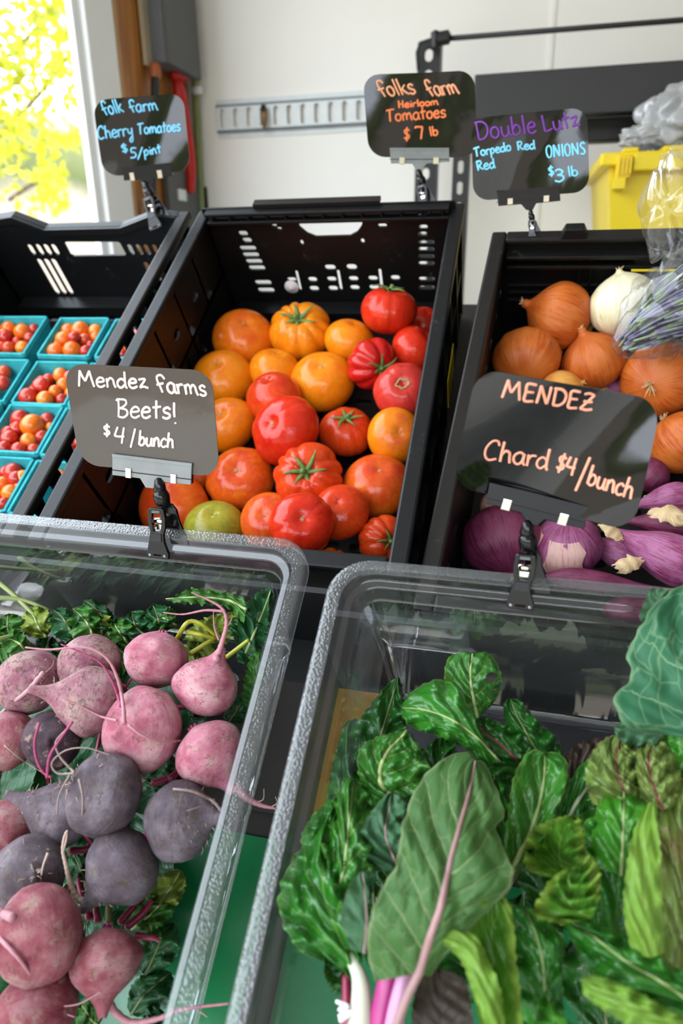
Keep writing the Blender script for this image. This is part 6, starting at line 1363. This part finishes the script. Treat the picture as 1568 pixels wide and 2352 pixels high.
stalk(rt, o0, FB, [(895, 2440), (908, 2340), (924, 2260), (935, 2200)], (-.015, -.006, .0, .004), (24, 23, 20, 16), STEM['lilac'])
leaf(rt, o0, FB, [(860, 2255), (843, 2180), (850, 2110), (872, 2050), (908, 1985), (925, 1890), (958, 1805), (1010, 1748), (1070, 1726)], [(962, 2235), (985, 2160), (1012, 2080), (1035, 1975), (1058, 1890), (1078, 1815), (1092, 1745)], [(985, 2245), (1030, 2185), (1090, 2120), (1165, 2045), (1176, 2000), (1140, 1905), (1158, 1870), (1135, 1800), (1112, 1752)], [.018, .03, .036, .03, .018, 0, -.02], 'under', cup=-.012, ruf=.004, rfreq=3, bl=.0022, rib='pink', ribw=(12, 4), seed=65, jag=3, n=130, k=26, ext=([(880, 2440), (905, 2370), (935, 2290)], .0), holes=((.37, .80, .012, .10), (.30, .62, .005, .035), (.27, .5, .003, .03)))
m = MB(); q = [FB.w(*FB.at(x, y, -.006)) - o0 for x, y in ((772, 2300), (800, 2312), (778, 2318), (806, 2328), (776, 2336), (812, 2322), (780, 2345))]
m.tube(spline(q, 50), .0011, 6); m.build('twist_tie', simple('white twist tie', 'e8dfe6', .5), rt, smooth=True)
leaf(rt, o0, FB, [(800, 2290), (765, 2280), (745, 2240), (745, 2215)], [(810, 2270), (785, 2255), (760, 2230), (745, 2205)], [(815, 2250), (795, 2225), (775, 2205)], [-.05, -.05, -.05], 'deep', seed=66, n=30, k=8)

rt, o0 = bunch('glossy dark chard bunch against the back left of the bin', FB, (950, 1800), -.09)
leaf(rt, o0, FB, [(740, 1900), (755, 1800), (770, 1730), (790, 1665)], [(790, 1900), (785, 1800), (800, 1720), (815, 1650)], [(840, 1900), (830, 1800), (830, 1720), (830, 1660)], [-.08, -.075, -.08, -.09], 'deep', ruf=.008, rfreq=5, bl=.003, seed=70, n=60, k=12)
leaf(rt, o0, FB, [(775, 1800), (800, 1690), (850, 1620), (892, 1568)], [(860, 1770), (875, 1690), (895, 1620), (915, 1555)], [(940, 1740), (935, 1670), (928, 1610), (922, 1570)], [-.09, -.08, -.075, -.075], 'deep', ruf=.006, rfreq=5, bl=.003, seed=71, rib='olive', ribw=(3, 1.5), n=60, k=14, jag=5)
leaf(rt, o0, FB, [(1070, 1645), (1035, 1600), (1020, 1555), (1030, 1510), (1060, 1496)], [(1095, 1648), (1086, 1600), (1080, 1550), (1085, 1500)], [(1110, 1640), (1140, 1605), (1152, 1565), (1140, 1520), (1115, 1498)], [-.06, -.05, -.05, -.055], 'mid', cup=-.01, ruf=.005, rfreq=3, bl=.004, rib='pale', ribw=(5, 2), seed=72, n=64, k=16, jag=2, holes=((.52, .66, .07, .2),))
leaf(rt, o0, FB, [(1120, 1730), (1090, 1640), (1060, 1590), (1010, 1560), (950, 1585)], [(1148, 1750), (1090, 1690), (1030, 1650), (970, 1630), (918, 1625)], [(1110, 1760), (1060, 1715), (1000, 1690), (950, 1672), (925, 1650)], [-.055, -.035, -.025, -.03, -.045], 'dark', cup=-.012, ruf=.006, rfreq=5, bl=.006, seed=73, n=90, k=20, jag=3, rib='pale', ribw=(3, 1.5))
leaf(rt, o0, FB, [(850, 1860), (826, 1790), (822, 1730), (860, 1695)], [(900, 1830), (872, 1790), (885, 1735), (925, 1690), (935, 1676)], [(965, 1850), (990, 1780), (965, 1720), (945, 1685)], [-.03, -.025, -.03, -.04], 'mid', cup=-.006, ruf=.006, rfreq=4, bl=.006, rib='pale', ribw=(7, 3), seed=74, n=80, k=18, jag=3)
leaf(rt, o0, FB, [(930, 1830), (950, 1760), (985, 1710), (1010, 1690)], [(985, 1840), (1000, 1770), (1010, 1720), (1025, 1680)], [(1060, 1800), (1050, 1750), (1045, 1710), (1040, 1690)], [-.06, -.05, -.055, -.06], 'deep', ruf=.008, rfreq=4, bl=.004, seed=75, n=50, k=12)
leaf(rt, o0, FB, [(720, 1960), (690, 1930), (720, 1870), (770, 1830)], [(780, 1960), (760, 1910), (780, 1860), (815, 1820)], [(830, 1950), (820, 1900), (830, 1860), (830, 1830)], [-.035, -.03, -.035, -.05], 'dark', ruf=.009, rfreq=5, bl=.005, seed=76, n=60, k=14)

rt, o0 = bunch('chard bunch in the middle with slim pale stalks and small folded leaves', FB, (1180, 2000), -.06)
leaf(rt, o0, FB, [(1240, 1800), (1175, 1705), (1156, 1640), (1160, 1610)], [(1270, 1790), (1215, 1695), (1185, 1640), (1172, 1603)], [(1295, 1750), (1282, 1700), (1235, 1655), (1195, 1610)], [-.075, -.065, -.06, -.06], 'deep', ruf=.008, rfreq=4, bl=.004, rib='olive', ribw=(3, 1.5), seed=80, n=60, k=14)
leaf(rt, o0, FB, [(1190, 1800), (1110, 1770), (1080, 1700), (1075, 1660)], [(1220, 1780), (1160, 1720), (1110, 1680), (1085, 1645)], [(1240, 1760), (1200, 1690), (1150, 1660), (1105, 1645)], [-.07, -.06, -.06, -.07], 'deep', ruf=.008, rfreq=5, bl=.005, rib='crimson', ribw=(2.5, 1.5), seed=81, n=60, k=14)
leaf(rt, o0, FB, [(1150, 1990), (1165, 1880), (1178, 1790), (1205, 1735), (1228, 1722)], [(1175, 2000), (1222, 1900), (1246, 1810), (1252, 1730)], [(1225, 1980), (1270, 1880), (1300, 1800), (1302, 1750), (1275, 1728)], [-.03, -.035, -.04, -.05], 'mid', cup=.012, ruf=.005, rfreq=3, bl=.003, rib='pale', ribw=(8, 3), seed=82, n=70, k=16, ext=([(1100, 2150), (1140, 2070)], -.05))
leaf(rt, o0, FB, [(1140, 1980), (1120, 1900), (1110, 1830), (1125, 1790)], [(1165, 1990), (1150, 1900), (1140, 1840), (1140, 1790)], [(1185, 1980), (1180, 1900), (1165, 1840), (1155, 1800)], [-.06, -.05, -.05, -.055], 'dark', ruf=.008, rfreq=4, bl=.004, seed=83, n=50, k=12)
leaf(rt, o0, FB, [(1240, 1960), (1280, 1850), (1330, 1760), (1380, 1720)], [(1262, 1970), (1320, 1850), (1370, 1780), (1410, 1720)], [(1350, 1960), (1390, 1880), (1410, 1800), (1420, 1740)], [-.06, -.05, -.05, -.06], 'dark', ruf=.006, rfreq=4, bl=.003, rib='white', ribw=(6, 3), seed=84, n=60, k=14)
leaf(rt, o0, FB, [(1290, 1760), (1310, 1720), (1350, 1700), (1380, 1695)], [(1310, 1790), (1340, 1750), (1380, 1725), (1405, 1705)], [(1350, 1800), (1385, 1770), (1410, 1740), (1415, 1715)], [-.07, -.06, -.06, -.065], 'brown', ruf=.006, rfreq=4, seed=85, n=44, k=10)
stalk(rt, o0, FB, [(1110, 2140), (1180, 2010), (1250, 1900), (1285, 1830)], (-.06, -.06, -.065, -.07), (8, 8, 6, 4), STEM['olive'])

rt, o0 = bunch('chard with purple veined blistered leaves at the right edge', FB, (1500, 1900), -.03)
leaf(rt, o0, FB, [(1360, 1850), (1342, 1780), (1365, 1720), (1400, 1690)], [(1455, 1850), (1425, 1800), (1415, 1740), (1432, 1690)], [(1470, 1840), (1470, 1790), (1465, 1730), (1455, 1700)], [-.02, -.01, -.012, -.03], 'purple', cup=-.014, ruf=.005, rfreq=4, bl=.009, seed=90, n=70, k=16, rib='crimson', ribw=(3, 1.5))
leaf(rt, o0, FB, [(1465, 1840), (1458, 1780), (1462, 1720), (1485, 1698)], [(1520, 1860), (1495, 1790), (1490, 1740), (1505, 1695)], [(1560, 1850), (1565, 1790), (1550, 1730), (1530, 1700)], [-.015, -.005, -.006, -.025], 'purple', cup=-.012, ruf=.005, rfreq=4, bl=.009, seed=91, n=70, k=16, rib='crimson', ribw=(3, 1.5))
leaf(rt, o0, FB, [(1500, 2250), (1505, 2120), (1510, 1980), (1505, 1870), (1530, 1790)], [(1570, 2250), (1575, 2100), (1570, 1960), (1575, 1860), (1580, 1770)], [(1680, 2250), (1690, 2100), (1680, 1950), (1660, 1850), (1620, 1790)], [-.03, -.02, -.015, -.015, -.02], 'purple', cup=-.008, ruf=.008, rfreq=5, bl=.008, seed=92, n=90, k=18, rib='crimson', ribw=(4, 2))
leaf(rt, o0, FB, [(1490, 1760), (1500, 1700), (1540, 1665), (1580, 1650)], [(1560, 1790), (1570, 1740), (1590, 1690), (1620, 1650)], [(1640, 1800), (1660, 1750), (1660, 1700), (1650, 1660)], [-.03, -.02, -.02, -.03], 'bright', cup=-.008, ruf=.006, rfreq=4, bl=.006, seed=93, n=60, k=14)

rt, o0 = bunch('bright ruffled chard bunch right of the middle with a tall pale leaf edge', FB, (1400, 2100), -.02)
leaf(rt, o0, FB, [(1330, 2140), (1350, 2020), (1340, 1930), (1350, 1880)], [(1400, 2200), (1420, 2050), (1420, 1950), (1425, 1880)], [(1470, 2200), (1490, 2080), (1490, 1980), (1480, 1900)], [-.035, -.025, -.025, -.03], 'dark', ruf=.006, rfreq=4, bl=.004, seed=100, n=60, k=14)
leaf(rt, o0, FB, [(1355, 1990), (1360, 1900), (1378, 1840), (1405, 1812)], [(1425, 2010), (1430, 1930), (1432, 1870), (1432, 1815)], [(1478, 1970), (1500, 1900), (1490, 1850), (1460, 1822)], [-.012, -.004, -.004, -.012], 'bright', cup=-.012, ruf=.005, rfreq=3, bl=.003, seed=101, n=60, k=14, rib='pale', ribw=(4, 2))
leaf(rt, o0, FB, [(1450, 2190), (1432, 2090), (1440, 1980), (1458, 1900), (1485, 1850)], [(1495, 2200), (1482, 2090), (1480, 1980), (1484, 1900), (1498, 1842)], [(1526, 2190), (1520, 2080), (1518, 1980), (1512, 1900), (1508, 1852)], [.012, .02, .022, .018, .01], 'light', cup=-.004, ruf=.003, rfreq=4, bl=.002, seed=102, n=70, k=12)
leaf(rt, o0, FB, [(1240, 2010), (1205, 1990), (1210, 1930), (1240, 1895), (1275, 1880)], [(1330, 2030), (1290, 1990), (1285, 1940), (1300, 1890), (1310, 1872)], [(1350, 2010), (1345, 1960), (1340, 1910), (1330, 1880)], [-.015, -.03, -.03, -.015, .0], 'ruffle', cup=.018, ruf=.010, rfreq=5, bl=.002, seed=103, n=70, k=16, jag=5)
leaf(rt, o0, FB, [(1290, 2125), (1225, 2100), (1250, 2040), (1275, 2010)], [(1360, 2110), (1310, 2080), (1310, 2030), (1330, 1985)], [(1378, 2060), (1378, 2010), (1365, 1975), (1350, 1965)], [.0, .008, .01, .012], 'ruffle', cup=.010, ruf=.010, rfreq=5, bl=.002, seed=104, n=60, k=14, jag=5)
leaf(rt, o0, FB, [(1200, 2060), (1190, 2010), (1230, 1960), (1260, 1940)], [(1270, 2090), (1280, 2040), (1290, 1990), (1300, 1950)], [(1340, 2100), (1350, 2040), (1350, 1990), (1340, 1960)], [-.055, -.05, -.05, -.05], 'deep', ruf=.006, rfreq=4, seed=105, n=40, k=10)

rt, o0 = bunch('chard leaves sprawling along the bottom right, one long and dark, one cupped', FB, (1250, 2300), -.01)
leaf(rt, o0, FB, [(1568, 2345), (1470, 2320), (1390, 2270), (1330, 2190), (1298, 2130)], [(1640, 2350), (1540, 2270), (1440, 2210), (1360, 2150), (1302, 2112)], [(1640, 2260), (1560, 2225), (1470, 2165), (1390, 2130), (1330, 2112)], [.01, .012, .012, .006, -.005], 'dark', cup=-.010, ruf=.007, rfreq=6, bl=.004, seed=110, n=80, k=18, rib='pale', ribw=(5, 2))
leaf(rt, o0, FB, [(1112, 2360), (1085, 2280), (1060, 2210), (1020, 2170), (992, 2150)], [(1130, 2365), (1112, 2270), (1090, 2190), (1050, 2140), (1015, 2122)], [(1160, 2360), (1150, 2280), (1120, 2200), (1085, 2140), (1045, 2118)], [.03, .036, .034, .03, .024], 'light', cup=-.006, ruf=.004, rfreq=3, bl=.0015, seed=111, n=60, k=12)
leaf(rt, o0, FB, [(1110, 2400), (1090, 2280), (1080, 2180), (1070, 2110), (1100, 2070)], [(1150, 2400), (1140, 2290), (1130, 2190), (1130, 2110), (1142, 2058)], [(1200, 2400), (1195, 2290), (1185, 2200), (1180, 2120), (1165, 2070)], [.02, .0, -.012, -.01, .0], 'ruffle', cup=.020, ruf=.009, rfreq=4, bl=.002, seed=112, n=70, k=16)
leaf(rt, o0, FB, [(1200, 2360), (1180, 2250), (1160, 2150), (1165, 2080)], [(1240, 2370), (1250, 2260), (1235, 2160), (1200, 2080)], [(1300, 2360), (1290, 2250), (1292, 2170), (1250, 2095)], [-.02, -.01, -.008, -.012], 'dark', cup=-.006, ruf=.006, rfreq=4, bl=.004, seed=113, n=60, k=14, rib='pale', ribw=(4, 2))
leaf(rt, o0, FB, [(1568, 2420), (1480, 2380), (1400, 2330), (1345, 2290), (1335, 2255)], [(1600, 2380), (1510, 2340), (1430, 2300), (1370, 2265), (1340, 2245)], [(1620, 2350), (1540, 2320), (1460, 2275), (1400, 2250), (1360, 2240)], [.03, .034, .034, .03, .024], 'light', cup=-.006, ruf=.006, rfreq=5, bl=.003, seed=114, n=60, k=12)
leaf(rt, o0, FB, [(1420, 2420), (1350, 2370), (1300, 2340), (1250, 2290)], [(1360, 2430), (1300, 2370), (1270, 2330), (1252, 2275)], [(1290, 2430), (1230, 2380), (1230, 2330), (1240, 2290)], [.012, .016, .014, .006], 'bright', cup=-.004, ruf=.008, rfreq=5, bl=.004, seed=115, n=60, k=14)
leaf(rt, o0, FB, [(950, 2420), (945, 2330), (960, 2260), (990, 2230)], [(1020, 2420), (1010, 2330), (1005, 2270), (1010, 2225)], [(1090, 2400), (1085, 2330), (1070, 2260), (1040, 2235)], [-.02, -.015, -.015, -.02], 'brown', ruf=.0015, rfreq=2, bl=.0006, seed=116, n=50, k=12)
leaf(rt, o0, FB, [(1000, 2260), (980, 2200), (1000, 2140), (1040, 2100)], [(1080, 2260), (1070, 2200), (1080, 2140), (1100, 2080)], [(1160, 2240), (1160, 2180), (1150, 2120), (1140, 2080)], [-.03, -.025, -.025, -.03], 'deep', ruf=.006, rfreq=4, bl=.004, seed=117, n=50, k=12)
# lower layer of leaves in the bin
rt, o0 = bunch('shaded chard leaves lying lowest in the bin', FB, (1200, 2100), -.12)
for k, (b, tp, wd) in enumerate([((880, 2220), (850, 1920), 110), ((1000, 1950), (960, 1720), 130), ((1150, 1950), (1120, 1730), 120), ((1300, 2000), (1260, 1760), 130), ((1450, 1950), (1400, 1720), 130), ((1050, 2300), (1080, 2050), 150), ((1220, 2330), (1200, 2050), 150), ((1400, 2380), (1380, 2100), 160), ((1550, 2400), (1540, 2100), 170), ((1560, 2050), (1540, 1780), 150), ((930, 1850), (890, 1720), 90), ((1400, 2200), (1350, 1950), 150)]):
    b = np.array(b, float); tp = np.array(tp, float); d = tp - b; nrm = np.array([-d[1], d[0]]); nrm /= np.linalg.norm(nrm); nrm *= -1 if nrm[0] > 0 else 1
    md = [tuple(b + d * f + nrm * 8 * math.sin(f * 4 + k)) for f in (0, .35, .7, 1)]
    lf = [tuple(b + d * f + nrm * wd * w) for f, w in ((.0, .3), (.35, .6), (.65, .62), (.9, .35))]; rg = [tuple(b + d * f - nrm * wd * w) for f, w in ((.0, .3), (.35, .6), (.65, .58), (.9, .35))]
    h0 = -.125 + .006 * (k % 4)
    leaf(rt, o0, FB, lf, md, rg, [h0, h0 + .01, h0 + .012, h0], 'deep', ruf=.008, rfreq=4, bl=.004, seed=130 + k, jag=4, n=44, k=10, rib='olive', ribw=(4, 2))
# collard leaf
rt, o0 = bunch('large blue green collard leaf standing at the right back of the bin', FB, (1520, 1680), .0, 'collard_leaf', 'collard leaf', None)
leaf(rt, o0, FB, [(1540, 1690), (1440, 1670), (1410, 1600), (1448, 1560), (1440, 1500), (1470, 1440), (1500, 1390), (1560, 1346), (1620, 1330)], [(1700, 1720), (1660, 1650), (1630, 1560), (1610, 1480), (1625, 1400), (1660, 1330)], [(1850, 1700), (1880, 1600), (1860, 1500), (1820, 1420), (1760, 1350)], [-.0, .01, .018, .022, .024, .022], 'blue', cup=-.004, ruf=.004, rfreq=3, bl=.003, seed=120, jag=4, n=90, k=22, rib='pale', ribw=(8, 4), name='blade')
leaf(rt, o0, FB, [(1500, 1440), (1468, 1422), (1480, 1380), (1495, 1352)], [(1540, 1420), (1515, 1400), (1508, 1375), (1502, 1352)], [(1570, 1390), (1560, 1365), (1540, 1358), (1520, 1352)], [.012, .014, .014, .012], 'bluish', ruf=.002, bl=.001, seed=121, n=30, k=8, name='folded_lobe')
leaf(rt, o0, FB, [(1500, 1720), (1440, 1710), (1415, 1690), (1410, 1670)], [(1520, 1690), (1470, 1680), (1440, 1672), (1412, 1668)], [(1540, 1660), (1500, 1650), (1460, 1650), (1430, 1655)], [-.02, -.02, -.02, -.02], 'bluish', ruf=.005, rfreq=4, bl=.003, seed=122, n=30, k=8, name='folded_lobe')
